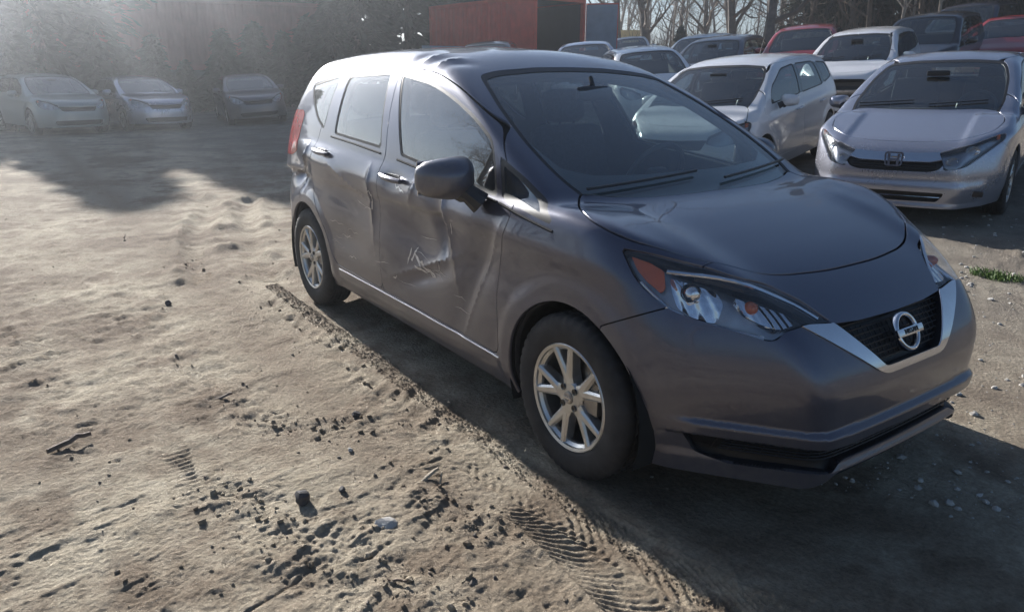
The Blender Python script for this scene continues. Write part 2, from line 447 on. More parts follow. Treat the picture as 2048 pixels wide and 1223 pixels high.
def copytree(o,parent=None,label=None,group=None):
    c=o.copy();COL.objects.link(c);c.parent=parent
    if label:c['label']=label
    if group:c['group']=group
    for ch in list(o.children): copytree(ch,c)
    return c
def npmesh(name,V,T,mat,parent=None,N=None,smooth=True,Q=None):
    me=bpy.data.meshes.new(name);k=T.shape[1]
    me.vertices.add(len(V));me.vertices.foreach_set('co',np.ascontiguousarray(V,np.float32).ravel())
    me.loops.add(T.size);me.loops.foreach_set('vertex_index',np.ascontiguousarray(T,np.int32).ravel())
    me.polygons.add(len(T));me.polygons.foreach_set('loop_start',np.arange(0,T.size,k,dtype=np.int32))
    me.polygons.foreach_set('use_smooth',np.full(len(T),smooth));me.update(calc_edges=True)
    if N is not None: me.normals_split_custom_set_from_vertices(np.ascontiguousarray(N,np.float32))
    me.materials.append(mat);o=bpy.data.objects.new(name,me);COL.objects.link(o)
    if parent:o.parent=parent
    return o
def surf(name,V,T,field,mat,parent,off=0.0,flange=.012,flip=False,flmat=None):
    """a piece of the car's surface with exact normals and folded-in edges"""
    V,T=compact(V,T);g=grad(field,V,.003);N=g/np.maximum(np.linalg.norm(g,axis=1,keepdims=True),1e-9)
    V0=V-N*off;nn=N.copy()
    if flange:
        e=bedges(T);a,b=e[:,0],e[:,1]
        d=V0[b]-V0[a];dl=np.maximum(np.linalg.norm(d,axis=1,keepdims=True),1e-9);s=np.cross(d/dl,N[a])
        n=len(V0);m=len(e)
        mid=(s*.75+N[a]*.65)
        top=np.concatenate([V0[a],V0[b]]);bot=np.concatenate([V0[a]-N[a]*flange,V0[b]-N[b]*flange])
        V1=np.concatenate([V0,top,bot]);i=np.arange(m)
        F1=np.stack([n+i+m,n+i,n+2*m+i],1);F2=np.stack([n+i+m,n+2*m+i,n+3*m+i],1)
        ss=np.concatenate([s,s]);mm=np.concatenate([mid,mid])
        N1=np.concatenate([N,mm,ss]);N1/=np.maximum(np.linalg.norm(N1,axis=1,keepdims=True),1e-9)
        T1=np.concatenate([T,F1,F2])
    else: V1,T1,N1=V0,T,N
    if flip: T1=T1[:,::-1];N1=-N1
    return npmesh(name,V1,T1,mat,parent,N1)
PRJ={'sz':lambda V:((V[:,0]-np.abs(V[:,1]))/2**.5,V[:,2]),'xz':lambda V:(V[:,0],V[:,2]),'xY':lambda V:(V[:,0],np.abs(V[:,1])),'Yz':lambda V:(np.abs(V[:,1]),V[:,2])}
def body(root,P,h,regions,mpaint,zmin,liner=True,arch=None,prot=None):
    """build all panels of one car body; returns dict of created objects"""
    field=carfield(P);xs=[q[0] for q in P['nose']]
    lo=[min(q[1] for q in P['tail'])-.12,-.98,.12];hi=[max(q[1] for q in P['nose'])+.1,.98,P.get('ztop',1.65)]
    V,T=surfnets(field,lo,hi,h)
    out={}
    zb=tab(zmin,.03)
    V,_,T=clip(V,T,lambda v:v[:,2]-zb(v[:,0])-(.070*sstep(.46,.36,np.abs(v[:,1]))*sstep(.45,.55,v[:,0]) if P.get('chin') else 0))
    for cx in P['axles']:
        ar=arch or .355
        V,_,T=clip(V,T,lambda v:np.hypot((v[:,0]-cx)*.985,v[:,2]-P['wr']-.004)-ar+10*(np.abs(v[:,1])<.35))
    allT=T.copy();holes=[]
    def addo(nm,o): out.setdefault(nm,[]).append(o)
    for r in regions:
        a,b=0,0
        poly=np.asarray(r['poly'])
        def f(v,r=r,poly=poly):
            p=PRJ[r['prj']](v);d=polysdf(p[0],p[1],poly)
            if 'x' in r: d=np.maximum(d,np.maximum(r['x'][0]-v[:,0],v[:,0]-r['x'][1]))
            if 'Y' in r: d=np.maximum(d,np.maximum(r['Y'][0]-np.abs(v[:,1]),np.abs(v[:,1])-r['Y'][1]))
            if 'z' in r: d=np.maximum(d,np.maximum(r['z'][0]-v[:,2],v[:,2]-r['z'][1]))
            return d
        k=r['kind'];gap=r.get('gap',.0028)
        src=T
        if k=='panel':
            V,A,rest=clip(V,T,lambda v:f(v)+gap);V,st,rest=clip(V,rest,lambda v:f(v)-gap);T=rest;bits=[(r['name'],A,dict(mat=mpaint,flange=.014))]
        elif k=='glass':
            ring=r.get('ring',.014)
            V,A,rest=clip(V,T,lambda v:f(v)+ring);V,st,rest=clip(V,rest,f);T=rest;holes.append((f,ring))
            bits=[(r['name'],A,dict(mat=r.get('mat',M['glass']),off=r.get('off',.004),flange=.004)),('window_seal',st,dict(mat=r.get('rmat',M['rubber']),off=.0015,flange=.012))]
        elif k=='insert':
            V,A,rest=clip(V,T,f);T=rest
            bits=[(r['name'],A,dict(mat=r['mat'],off=r['depth'],flange=0))]
            if 'outer' in r: pass
            holes.append((f,0))
            # wall of the recess
            v2,t2=compact(V,A);g=grad(field,v2,.003);N=g/np.linalg.norm(g,axis=1,keepdims=True);e=bedges(t2);a_,b_=e[:,0],e[:,1];m=len(e)
            VV=np.concatenate([v2[a_],v2[b_],v2[a_]-N[a_]*r['depth'],v2[b_]-N[b_]*r['depth']]);i=np.arange(m)
            FF=np.stack([i,i+m,i+3*m,i+2*m],1);cy=(v2[a_,1]+v2[b_,1])/2
            for sg in ((-1,1) if r.get('sides',0) else (0,)):
                q=FF if sg==0 else FF[cy*sg>0]
                if len(q): addo('recess_wall',npmesh('recess_wall',VV,q,r.get('wmat',mpaint),root,None,False))
        elif k=='lamp':
            V,A,rest=clip(V,T,lambda v:f(v)+.002);V,st,rest=clip(V,rest,lambda v:f(v)-.002);T=rest
            bits=[(r['name'],A,dict(mat=r.get('mat',M['lens']),off=.002,flange=.006))];holes.append((f,0))
        elif k=='dlo':
            V,A,rest=clip(V,T,f);T=rest;bits=[(r['name'],A,dict(mat=M['gloss_black'],off=-.0005,flange=.004))]
        elif k=='trim':   # coloured piece of the surface itself
            V,A,rest=clip(V,T,f);T=rest;bits=[(r['name'],A,dict(mat=r['mat'],off=r.get('off',-.002),flange=.006))]
        for nm,tt,kw in bits:
            if len(tt)==0: continue
            cy=V[tt].mean(1)[:,1]
            for sg in ((-1,1) if r.get('sides',1) else (0,)):
                q=tt if sg==0 else tt[cy*sg>0]
                if len(q)<1: continue
                kk=dict(kw);mt=kk.pop('mat');fl=kk.pop('flange',.012)
                addo(nm,surf(nm,V,q,field,mt,root,flange=fl,**kk))
    addo('body_shell',surf('body_shell',V,T,field,mpaint,root,flange=.016))
    if liner:
        V2,LT=surfnets(field,lo,hi,h*2.0 if h<.02 else h*1.7)
        V2,_,LT=clip(V2,LT,lambda v:v[:,2]-zb(v[:,0])-.02)
        for cx in P['axles']: V2,_,LT=clip(V2,LT,lambda v:np.hypot(v[:,0]-cx,v[:,2]-P['wr'])-.36+10*(np.abs(v[:,1])<.35))
        for f,ring in holes:
            V2,_,LT=clip(V2,LT,lambda v:f(v)+ring)
        c=V2[LT].mean(1)
        o=surf('interior_trim',V2,LT,field,M['inner'],root,off=.035,flange=.02,flip=True);addo('interior_trim',o)
    return out,field,V,allT
# ---------------------------------------------------------------- wheels
def make_tyre(wd=.185,R=.311,r0=.197):
    hw=wd/2;m=MB()
    prof=[(r0-.004,-hw*.78),(r0+.004,-hw*.90),(r0+.022,-hw*1.0),(.262,-hw*1.04),(R-.022,-hw*.97),(R-.007,-hw*.86),(R,-hw*.70)]
    g=.007
    for c in (-.42,-.0,.42):
        prof+=[(R,hw*(c-.09)),(R-g,hw*(c-.07)),(R-g,hw*(c+.07)),(R,hw*(c+.09))]
    prof+=[(R,hw*.70),(R-.007,hw*.86),(R-.022,hw*.97),(.262,hw*1.04),(r0+.022,hw*1.0),(r0+.004,hw*.90),(r0-.004,hw*.78)]
    seg=144;V=[];F=[];n=len(prof)
    for k in range(seg):
        a=2*math.pi*k/seg;q=k%3==0
        for i,(r,h_) in enumerate(prof):
            rr=r
            if q and (r>R-.024) : rr=r-.006
            if abs(r-.262)<.001: rr=r+(.0 if k%2 else .0)
            V.append((rr*math.cos(a),h_,rr*math.sin(a)))
    for k in range(seg):
        for i in range(n-1): F.append((k*n+i,k*n+i+1,((k+1)%seg)*n+i+1,((k+1)%seg)*n+i))
    return m.add(V,F)
def tyre_letters(): pass
def make_rim(spk=5,r0=.199,style='y'):
    """outer face towards -y; y=0 is the lip plane"""
    m=MB()
    m.lathe([(r0-.004,.175),(r0-.012,.05),(r0-.012,.018),(r0-.010,.004),(r0+.001,0),(r0+.005,.004),(r0+.006,.012)],72)
    m.lathe([(r0-.011,.012),(r0-.022,.022),(r0-.024,.034)],72)
    def arm(p,q,w0,w1,y0,y1,dep):
        p=Vector(p);q=Vector(q);d=(q-p).normalized();s=Vector((-d.y,d.x))
        V=[];n=6
        for i in range(n):
            t=i/(n-1);c=p+(q-p)*t;w=w0+(w1-w0)*t;y=y0+(y1-y0)*t**1.5
            for (k,yy) in((-1,dep),(-.86,.006),(-.42,0),(.42,0),(.86,.006),(1,dep)):
                u=c+s*w*k;V.append((u.x,y+yy,u.y))
        F=[(6*i+k,6*i+k+1,6*i+k+7,6*i+k+6) for i in range(n-1) for k in range(5)]
        F+=[(0,1,2,3,4,5)[::-1],tuple(6*(n-1)+k for k in range(6))]
        m.add(V,F)
    for k in range(spk):
        a=2*math.pi*k/spk+math.radians(90+14);pol=lambda r,da:(r*math.cos(a+da),r*math.sin(a+da))
        arm(pol(.030,0),pol(.096,0),.036,.029,.012,.014,.045)
        for s_ in(-1,1):
            arm(pol(.074,s_*.075),pol(r0-.010,s_*.235),.0225,.0165,.0125,.006,.040)
    m.lathe([(.0,.010),(.030,.010),(.055,.013),(.062,.024),(.062,.06)],40)
    return m
def wheel(parent,loc,sgn,rim_mat=None,proto={}):
    """sgn -1: outer face towards -y"""
    w=bpy.data.objects.new('wheel',None);COL.objects.link(w);w.parent=parent;w.location=loc;w.rotation_euler=(0,0,0 if sgn<0 else math.pi)
    if 'tyre' not in proto:
        t=make_tyre().build('tyre',M['tyre'],w,angle=50);r=make_rim().build('rim',M['alloy'],w,angle=28);r.location=(0,-.088,0)
        c=MB();c.lathe([(0,.0015),(.018,.001),(.024,.004),(.026,.010)],32);cap=c.build('hub_cap',M['steel'],w);cap.location=(0,-.085,0)
        e=MB();e.lathe([(.0135,-.0005),(.0160,-.0005),(.0160,.002),(.0135,.002)],28,closed=True);e.box((0,.0,0),(.040,.003,.006));em=e.build('hub_emblem',M['chrome'],w);em.location=(0,-.0852,0)
        nl=[]
        for k in range(4):
            a=math.pi/4+k*math.pi/2;nu=MB();nu.lathe([(0,.003),(.006,.003),(.0065,.0015),(.0125,-.0008),(.0125,.012)],14);nu=nu.build('dark_lug_hole',M['gloss_black'],w);nu.location=(.045*math.cos(a),-.080,.045*math.sin(a));nl.append(nu)  # black discs stand in for the shade inside open lug holes
        d=MB();d.lathe([(.02,0),(.13,0),(.13,.022),(.02,.022)],40);d.box((.10,-.01,.03),(.07,.06,.12));di=d.build('brake_disc',M['steel'],w);di.location=(0,-.02,0)
        proto.update(tyre=t,rim=r,cap=cap,em=em,di=di,n0=nl[0],n1=nl[1],n2=nl[2],n3=nl[3])
    else:
        for k,o in proto.items():
            c=o.copy();COL.objects.link(c);c.parent=w
    return w
def text_mesh(txt,size,depth,mat,parent,loc,rot,name='lettering'):
    cu=bpy.data.curves.new(name,'FONT');cu.body=txt;cu.size=size;cu.extrude=depth;cu.align_x='CENTER';cu.align_y='CENTER';cu.resolution_u=2
    o=bpy.data.objects.new(name,cu);COL.objects.link(o)
    dg=bpy.context.evaluated_depsgraph_get();me=bpy.data.meshes.new_from_object(o.evaluated_get(dg));bpy.data.objects.remove(o)
    o=bpy.data.objects.new(name,me);COL.objects.link(o);me.materials.clear();me.materials.append(mat);o.parent=parent;o.location=loc;o.rotation_euler=rot
    return o
# ---------------------------------------------------------------- the grey hatchback
hz=empty('hatchback','dark grey dented hatchback in front with V-shaped chrome grille','car')
GL_F=rnd([(-1.565,1.436),(-1.34,1.056),(-.505,.970),(-.54,1.07),(-.60,1.180),(-.766,1.262),(-.968,1.333),(-1.208,1.395)],[.03,.02,.012,.03,.05,.1,.1,.1])
GL_R=rnd([(-2.215,1.426),(-1.68,1.443),(-1.56,1.072),(-2.20,1.104)],[.05,.03,.02,.03])
GL_Q=rnd([(-2.76,1.372),(-2.34,1.431),(-2.37,1.115),(-2.52,1.172),(-2.70,1.30)],[.04,.04,.03,.05,.05])
GL_FQ=rnd([(-.535,1.125),(-.475,.975),(-.115,.925),(-.12,.945),(-.36,1.06)],[.015,.02,.012,.012,.03])
DF=rnd([(-1.50,1.05),(-1.60,1.472),(-1.20,1.434),(-.96,1.372),(-.78,1.302),(-.58,1.215),(-.47,1.09),(-.36,.95),(-.37,.89),(-.405,.81),(-.435,.70),(-.44,.57),(-.432,.46),(-.45,.335),(-1.53,.352),(-1.535,.42),(-1.538,.67),(-1.53,.91),(-1.535,.96)],[.02,.03,.1,.1,.1,.1,.08,.06,.04]+[.05]*4+[.03,.03]+[.05]*4)
DR=rnd([(-1.50,1.05),(-1.60,1.472),(-2.0,1.488),(-2.24,1.476),(-2.32,1.42),(-2.43,1.10),(-2.46,1.0),(-2.50,.86),(-2.44,.72),(-2.31,.60),(-2.21,.46),(-2.16,.362),(-1.53,.352),(-1.538,.67),(-1.53,.91),(-1.535,.96)],.05)
HL=rnd([(-.414,.898),(-.327,.890),(-.136,.853),(.041,.804),(.157,.752),(.246,.692),(.150,.706),(.082,.700),(.062,.678),(.038,.672),(-.111,.702),(-.258,.734),(-.359,.802)],[.008,.03,.03,.03,.03,.004,.02,.02,.02,.02,.05,.05,.05])
BUMP=[(.17,.10),(.172,.637),(.37,.737),(.48,.70),(.50,.80),(.52,.95),(1.2,.95),(1.2,.0),(.17,0)]
BUMP=[(.17,-.1),(.172,.637),(.30,.70),(.385,.742),(.40,.80),(.40,1.2),(1.3,1.2),(1.3,-.1)]
HOOD=rnd([(-.085,-.3),(-.085,.15),(-.105,.35),(-.15,.52),(-.20,.628),(-.12,.700),(-.03,.762),(.065,.790),(.15,.780),(.223,.750),(.376,.621),(.475,.452),(.505,.35),(.528,.15),(.53,-.3)],[0,.05,.05,.05,.03]+[.08]*9+[0])
WS=rnd([(-.3,.90),(-.3,1.468),(.20,1.462),(.44,1.445),(.548,1.424),(.628,1.295),(.664,1.173),(.666,1.094),(.655,1.04),(.635,1.003),(.60,.93),(.5,.90)],[0,0,.05,.05,.03]+[.1]*3+[.04,.02,.04,0])
CHR=rnd([(-.3,.524),(.165,.524),(.200,.535),(.478,.706),(.330,.692),(.18,.556),(.165,.546),(-.3,.546)],[0,.03,.03,.004,.004,.02,.01,0])
GRL=[(-.3,.546),(.165,.546),(.18,.556),(.333,.691),(.20,.681),(0.,.678),(-.3,.678)]
DARKV=rnd([(-.3,.470),(.17,.470),(.26,.512),(.56,.668),(.50,.712),(.34,.70),(-.3,.69)],.03)
INTK=rnd([(-.3,.268),(.34,.266),(.40,.236),(.60,.228),(.668,.255),(.715,.335),(.45,.328),(-.3,.335)],.010)
TAIL=rnd([(-2.80,1.215),(-2.76,1.19),(-2.80,1.06),(-2.81,.965),(-2.90,.93),(-3.3,.93),(-3.3,1.20)],.03)
RW=rnd([(-.3,1.09),(-.3,1.45),(.50,1.42),(.60,1.12)],.04)
hero_regions=[
 dict(name='hood',prj='xY',poly=HOOD,kind='panel',z=(.72,1.05),sides=0,gap=.0042),
 dict(name='windshield',prj='Yz',poly=WS,kind='glass',x=(-1.5,.0),ring=.018,sides=0),
 dict(name='door_glass',prj='xz',poly=GL_F,kind='glass',Y=(.4,1.2),mat=M['glass_side']),
 dict(name='door_glass',prj='xz',poly=GL_R,kind='glass',Y=(.4,1.2),mat=M['glass_side']),
 dict(name='quarter_glass',prj='xz',poly=GL_Q,kind='glass',Y=(.4,1.2),mat=M['glass_side']),
 dict(name='front_quarter_glass',prj='xz',poly=GL_FQ,kind='glass',Y=(.4,1.2),ring=.020,mat=M['glass_side']),
 dict(name='rear_window',prj='Yz',poly=RW,kind='glass',x=(-3.6,-2.7),sides=0),
 dict(name='front_door',prj='xz',poly=DF,kind='panel',Y=(.45,1.2)),
 dict(name='rear_door',prj='xz',poly=DR,kind='panel',Y=(.45,1.2)),
 dict(name='headlight_lens',prj='sz',poly=HL,kind='lamp',Y=(.25,1.2),x=(.1,1)),
 dict(name='tail_light',prj='xz',poly=TAIL,kind='trim',Y=(.45,1.2),mat=M['red_lens']),
 dict(name='grille_chrome',prj='Yz',poly=CHR,kind='trim',x=(.3,1.2),mat=M['chrome'],sides=0,off=-.006),
 dict(name='grille',prj='Yz',poly=GRL,kind='insert',x=(.3,1.2),mat=M['mesh'],depth=.035,wmat=M['black']),
 dict(name='lower_grille',prj='Yz',poly=INTK,kind='insert',x=(.35,1.2),mat=M['mesh'],depth=.032,wmat=M['black']),
 dict(name='front_bumper',prj='xz',poly=BUMP,kind='panel',sides=0,gap=.0022),
]
HS=.016
hparts,hfield,hV,hT=body(hz,HERO,HS,hero_regions,M['hero'],[(-3.3,.25),(-2.9,.22),(-2.2,.215),(-.4,.20),(.4,.172),(.8,.166)])
def bake(sg,pts): return pts
def onsurf(x,z,sg=-1,out=0.0,field=None):
    """point on the car's side at (x,z)"""
    field=field or hfield;a,b=.2,1.1
    for _ in range(30):
        m=(a+b)/2
        if field(np.array([x]),np.array([sg*m]),np.array([z]))[0]<0:a=m
        else:b=m
    return Vector((x,sg*(a+out),z))
def onfront(y,z,out=0.0,field=None):
    field=field or hfield;a,b=0.0,1.3
    for _ in range(30):
        m=(a+b)/2
        if field(np.array([m]),np.array([y]),np.array([z]))[0]<0:a=m
        else:b=m
    return Vector((a+out,y,z))
def nrm(p,field=None):
    g=grad(field or hfield,np.array([p]),.004)[0];return Vector(g/np.linalg.norm(g))
def bowl_strip(name,mat,parent,pts,wd,thick=.006,sg=1):
    m=MB();m.tube(pts,wd,8);return m.build(name,mat,parent)
# headlights: housing shell + reflectors
def offset_region(name,poly,prj,field,V,T,mat,parent,off,flange=0,Y=(.3,1.2),x=(-9,9)):
    def f(v):
        p=PRJ[prj](v);d=polysdf(p[0],p[1],poly);d=np.maximum(d,Y[0]-np.abs(v[:,1]));return np.maximum(d,np.maximum(x[0]-v[:,0],v[:,0]-x[1]))
    V,A,_=clip(V,T,f);os=[]
    for sg in(-1,1):
        q=A[V[A].mean(1)[:,1]*sg>0]
        if len(q): os.append(surf(name,V,q,field,mat,parent,off=off,flange=flange))
    return os
M['hl_body']=simple('headlight_housing',(.34,.35,.38),.28,.75,var=.35,scale=9)
M['hl_dark']=simple('lamp_housing_dark',(.05,.05,.06),.4,.3)
lens=hparts['headlight_lens']
for o in lens: o.name='headlight'
HLs=lambda s:[((a-.47)*s+.47,(b-.765)*s+.765) for a,b in HL]
for k,o in enumerate(offset_region('lamp_housing',HL,'sz',hfield,hV,hT,M['hl_body'],hz,.075)): o.parent=lens[k]
AMB=[(-.386,.883),(-.322,.868),(-.278,.848),(-.274,.800),(-.285,.780),(-.334,.814),(-.362,.842)]
for k,o in enumerate(offset_region('turn_signal',AMB,'sz',hfield,hV,hT,M['amber'],hz,.020,.03)): o.parent=lens[k]
for k,sg in((0,-1),(1,1)):
    for nm,L,rr in(('lamp_trim',[(.34,.722,.846),(.44,.60,.823),(.541,.483,.794),(.60,.415,.757),(.655,.363,.713)],.0075),('lamp_edge_trim',[(.288,.783,.806),(.322,.771,.778),(.391,.746,.730),(.45,.712,.708),(.54,.652,.690),(.625,.592,.677)],.007)):
        pts=[]
        for a,b in zip(L[:-1],L[1:]):
            for t in(0,.33,.66): pts.append(Vector(a).lerp(Vector(b),t))
        pts.append(Vector(L[-1]));pts=[Vector((p.x,p.y*sg,p.z)) for p in pts]
        P2=project(hfield,np.array([tuple(p) for p in pts]),4);g=grad(hfield,P2);g/=np.linalg.norm(g,axis=1,keepdims=True)
        m=MB();m.tube([Vector(p) for p in P2-g*.014],rr,8);m.build(nm,M['chrome'],lens[k])
def fluted(name,col):
    m,nt,b,o=newmat(name);pset(b,col=col,rough=.10,met=1.0);tc=nt.nodes.new('ShaderNodeTexCoord')
    w_=nt.nodes.new('ShaderNodeTexWave');w_.inputs['Scale'].default_value=11;w_.inputs['Distortion'].default_value=.6;w_.bands_direction='Y';nt.links.new(tc.outputs['Object'],w_.inputs['Vector'])
    n=noise(nt,14,2);bump(nt,b,mth(nt,'ADD',w_.outputs['Fac'],n.outputs[0]),.55,.012);return m
M['flute']=fluted('lamp_reflector_fluted',(.86,.88,.92))
LA=rnd([(-.262,.838),(-.183,.832),(-.108,.818),(-.093,.775),(-.115,.708),(-.165,.708),(-.235,.742),(-.255,.79)],.012)
LB=rnd([(-.055,.803),(.046,.779),(.125,.748),(.155,.722),(.10,.718),(.015,.726),(-.035,.749)],.012)
LC=[(-.250,.800),(-.100,.785),(-.110,.745),(-.215,.748)]
for k,o in enumerate(offset_region('reflector',LA,'sz',hfield,hV,hT,M['flute'],hz,.058,.045)): o.parent=lens[k]
for k,o in enumerate(offset_region('reflector',LB,'sz',hfield,hV,hT,M['flute'],hz,.045,.035)): o.parent=lens[k]
for k,sg in((0,-1),(1,1)):
    n=Vector((.86,sg*.45,.05)).normalized()
    for P3,rr,mt in((Vector((.425,sg*.692,.790)),.030,'chrome'),(Vector((.560,sg*.560,.762)),.020,'amber')):
        P2=project(hfield,np.array([tuple(P3)]),4);g=grad(hfield,P2)[0];g/=np.linalg.norm(g);p=Vector(P2[0]-g*.040)
        m=MB();m.lathe([(0,rr*.9),(rr*.5,rr*.75),(rr*.85,rr*.3),(rr,0),(rr,-rr)],20,axis='x');o=m.build('bulb',M[mt],lens[k]);o.location=p;o.rotation_euler=n.to_track_quat('X','Z').to_euler()
    # brow above the main lamp
    pts=[]
    for P3 in((.400,.655,.835),(.45,.60,.822),(.505,.535,.806)):
        P2=project(hfield,np.array([[P3[0],sg*P3[1],P3[2]]]),4);g=grad(hfield,P2)[0];g/=np.linalg.norm(g);pts.append(Vector(P2[0]-g*.030))
    m=MB();m.tube(pts,.011,6);m.build('lamp_brow',M['black'],lens[k])
def reflector(parent,c,axis,rad,dep,flute=0,n=36,sq=(1,1)):
    m=MB();ax_=Vector(axis).normalized();u=Vector((0,0,1));u=(u-ax_*u.dot(ax_)).normalized();v=ax_.cross(u);V=[];F=[];rings=7
    for i in range(rings):
        t=i/(rings-1);r=rad*(.16+.84*t)
        for k in range(n):
            a=2*math.pi*k/n;V.append(Vector(c)+ax_*(dep*(t*t-1))+u*(r*sq[1]*math.sin(a))+v*(r*sq[0]*math.cos(a)))
    for i in range(rings-1):
        for k in range(n): F.append((i*n+k,i*n+(k+1)%n,(i+1)*n+(k+1)%n,(i+1)*n+k))
    m.add(V,F);return m.build('reflector',M['reflector'],parent,angle=60)
# grille bars + emblem
m=MB()
for z in np.arange(.562,.69,.0155):
    yw=.17+(z-.555)*1.30
    ys=np.linspace(-yw,yw,15);pts=[onfront(y,z,-.020) for y in ys];m.tube(pts,.0028,5)
for y in np.arange(-.32,.33,.028):
    zz=np.arange(max(.556,.552+(abs(y)-.17)/1.3),.676,.02)
    if len(zz)>1:m.tube([onfront(y,z,-.023) for z in zz],.002,4)
m.build('grille_mesh',M['mesh'],hz)
m=MB()
for z in np.arange(.278,.332,.012):
    m.tube([onfront(y,z,-.018) for y in np.linspace(-.62,.62,40)],.0024,5)
for y in np.arange(-.63,.64,.03): m.tube([onfront(y,z,-.022) for z in(.276,.30,.326)],.002,4)
m.build('lower_grille_mesh',M['mesh'],hz)
pc=onfront(0,.622,.010);nv=nrm(onfront(0,.622));
eb=bpy.data.objects.new('emblem',None);COL.objects.link(eb);eb.parent=hz;eb.location=pc
eb.rotation_euler=Vector((1,0,nv.z*.9)).to_track_quat('X','Z').to_euler()
m=MB();m.lathe([(.050,0),(.0535,.006),(.0585,.008),(.0635,.006),(.066,0),(.066,-.012),(.050,-.012)],56,axis='x',closed=True);m.build('emblem_ring',M['chrome'],eb,angle=50)
m=MB();m.rbox((.004,0,0),(.024,.155,.030),.006,4);m.build('emblem_bar',M['chrome'],eb)
text_mesh('NISSAN',.0235,.0012,M['black'],eb,(.0165,0,.0),(math.pi/2,0,math.pi/2),'emblem_lettering')
# windscreen: black ceramic border at its base, wipers, cowl
m=MB()
for k,(ya,yb,dx) in enumerate([(.10,.66,0),(-.60,-.02,0)]):
    pts=[]
    for t in np.linspace(0,1,9):
        y=ya+(yb-ya)*t;z=1.012+.03*t
        a,b=-1.,.4
        for _ in range(25):
            mm=(a+b)/2
            if hfield(np.array([mm]),np.array([y]),np.array([z]))[0]<0:a=mm
            else:b=mm
        pts.append(Vector((a,y,z))+Vector((.5,0,.86))*.014)
    m=MB();m.tube(pts,[.006]*9,6);m.build('wiper',M['black'],hz)
BL=[(-.3,.90),(-.3,1.060),(.25,1.060),(.5,1.068),(.60,1.095),(.638,1.2),(.655,1.2),(.75,1.1),(.75,.9)]
offY=(-1,1.2)
def fritf(v):
    d=polysdf(np.abs(v[:,1]),v[:,2],BL);d=np.maximum(d,polysdf(np.abs(v[:,1]),v[:,2],WS)+.006);return np.maximum(d,np.maximum(-1.5-v[:,0],v[:,0]-.1))
v_,a_,_=clip(hV,hT,fritf);surf('cowl_band',v_,a_,hfield,M['gloss_black'],hz,off=.014,flange=0)
# door handles with their cups
for sg in(-1,1):
    for x0,x1,z0,z1 in((-1.47,-1.27,.955,.945),(-2.40,-2.20,1.005,.995)):
        a=onsurf(x0,z0,sg,.022);b=onsurf(x1,z1,sg,.022);mid=(a+b)/2+Vector((0,sg*.012,0))
        m=MB();m.tube([onsurf(x0,z0,sg,-.01),a,a.lerp(mid,.5)+Vector((0,sg*.004,0)),mid,b.lerp(mid,.5)+Vector((0,sg*.004,0)),b,onsurf(x1,z1,sg,-.01)],[.010,.012,.014,.015,.014,.012,.010],8)
        h=m.build('door_handle',M['hero'],hz)
        if sg<0: m=MB();m.rbox(onsurf((x0+x1)/2-.01,z0-.012,sg,-.004),(.13,.012,.05),.005,4);m.build('handle_cup',M['black'],hz)
# sill crease strip, front fender antenna base etc
m=MB();m.tube([onsurf(x,.338-.012*max(0,(x+1.6)),-1,.001) for x in np.linspace(-2.12,-.44,30)],.0042,6);m.build('sill_strip',M['chrome'] if 0 else M['alloy'],hz)
# window sill mouldings
for sg in(-1,1):
    for L in([(-1.37,1.046),(-.95,1.010),(-.48,.965)],[(-2.24,1.098),(-1.9,1.082),(-1.56,1.060)],[(-.46,.963),(-.28,.938),(-.10,.915)]):
        xs=np.linspace(L[0][0],L[-1][0],14);zs=np.interp(xs,[p[0] for p in L],[p[1] for p in L])
        m=MB();m.tube([onsurf(x,z-.010,sg,.000) for x,z in zip(xs,zs)],.006,6);m.build('window_moulding',M['matte'],hz)
# mirrors
def mirror(parent,sg,c,mat,sc=1.0,foot=None):
    r=bpy.data.objects.new('side_mirror',None);COL.objects.link(r);r.parent=parent;r.location=c
    def fn(x,y,z):
        t=(x+.055*sc)/(.13*sc);yy=y*(1-.28*max(0,t)**1.5);zz=z*(1-.38*max(0,t)**1.5)*(1-.22*max(0,sg*y/(.12*sc)))
        return x+.03*(-abs(y/(.12*sc))**2)*sc,yy,zz+.10*max(0,t)*0
    m=MB();m.rbox((0,0,0),(.13*sc,.245*sc,.165*sc),.058*sc,9,fn=fn);h=m.build('mirror_housing',mat,r,angle=70)
    m=MB();m.rbox((-.068*sc,0,0),(.008,.20*sc,.125*sc),.003,4);m.build('mirror_glass',M['chrome'],r)
    f=foot or Vector((-.02,-sg*.15,-.10))
    m=MB();m.tube([Vector((0,-sg*.05,-.045))*sc,f*.62,f],[.045*sc,.036*sc,.045*sc],10);m.build('mirror_stalk',M['black'],r)
    return r
for sg in(-1,1): mirror(hz,sg,Vector((-.60,sg*.945,1.04)),M['hero'],1.08,Vector((.06,-sg*.10,-.095)))
# wheel wells, floor
for sg in(-1,1):
    for cx in(0,-2.6):
        m=MB();n=20;V=[];F=[]
        for i in range(n+1):
            a=math.pi*(-.12+1.24*i/n)
            for y in(.842 if 0 else .825,.52): V.append((cx+.368*math.cos(a),sg*y,.31+.368*math.sin(a)))
        F=[(2*i,2*i+1,2*i+3,2*i+2) for i in range(n)]
        F.append(tuple(2*i+1 for i in range(n+1)))
        m.add(V,F);m.build('wheel_well',M['dark_under'],hz)
        wheel(hz,(cx,sg*.742,.3105),sg)
m=MB();m.box((-1.3,0,.225),(3.4,1.10,.04));m.box((-1.3,0,.225),(1.75,1.56,.05));m.box((.45,0,.34),(.4,1.0,.03));m.box((-2.95,0,.30),(.5,1.1,.05));m.build('floor_pan',M['dark_under'],hz)
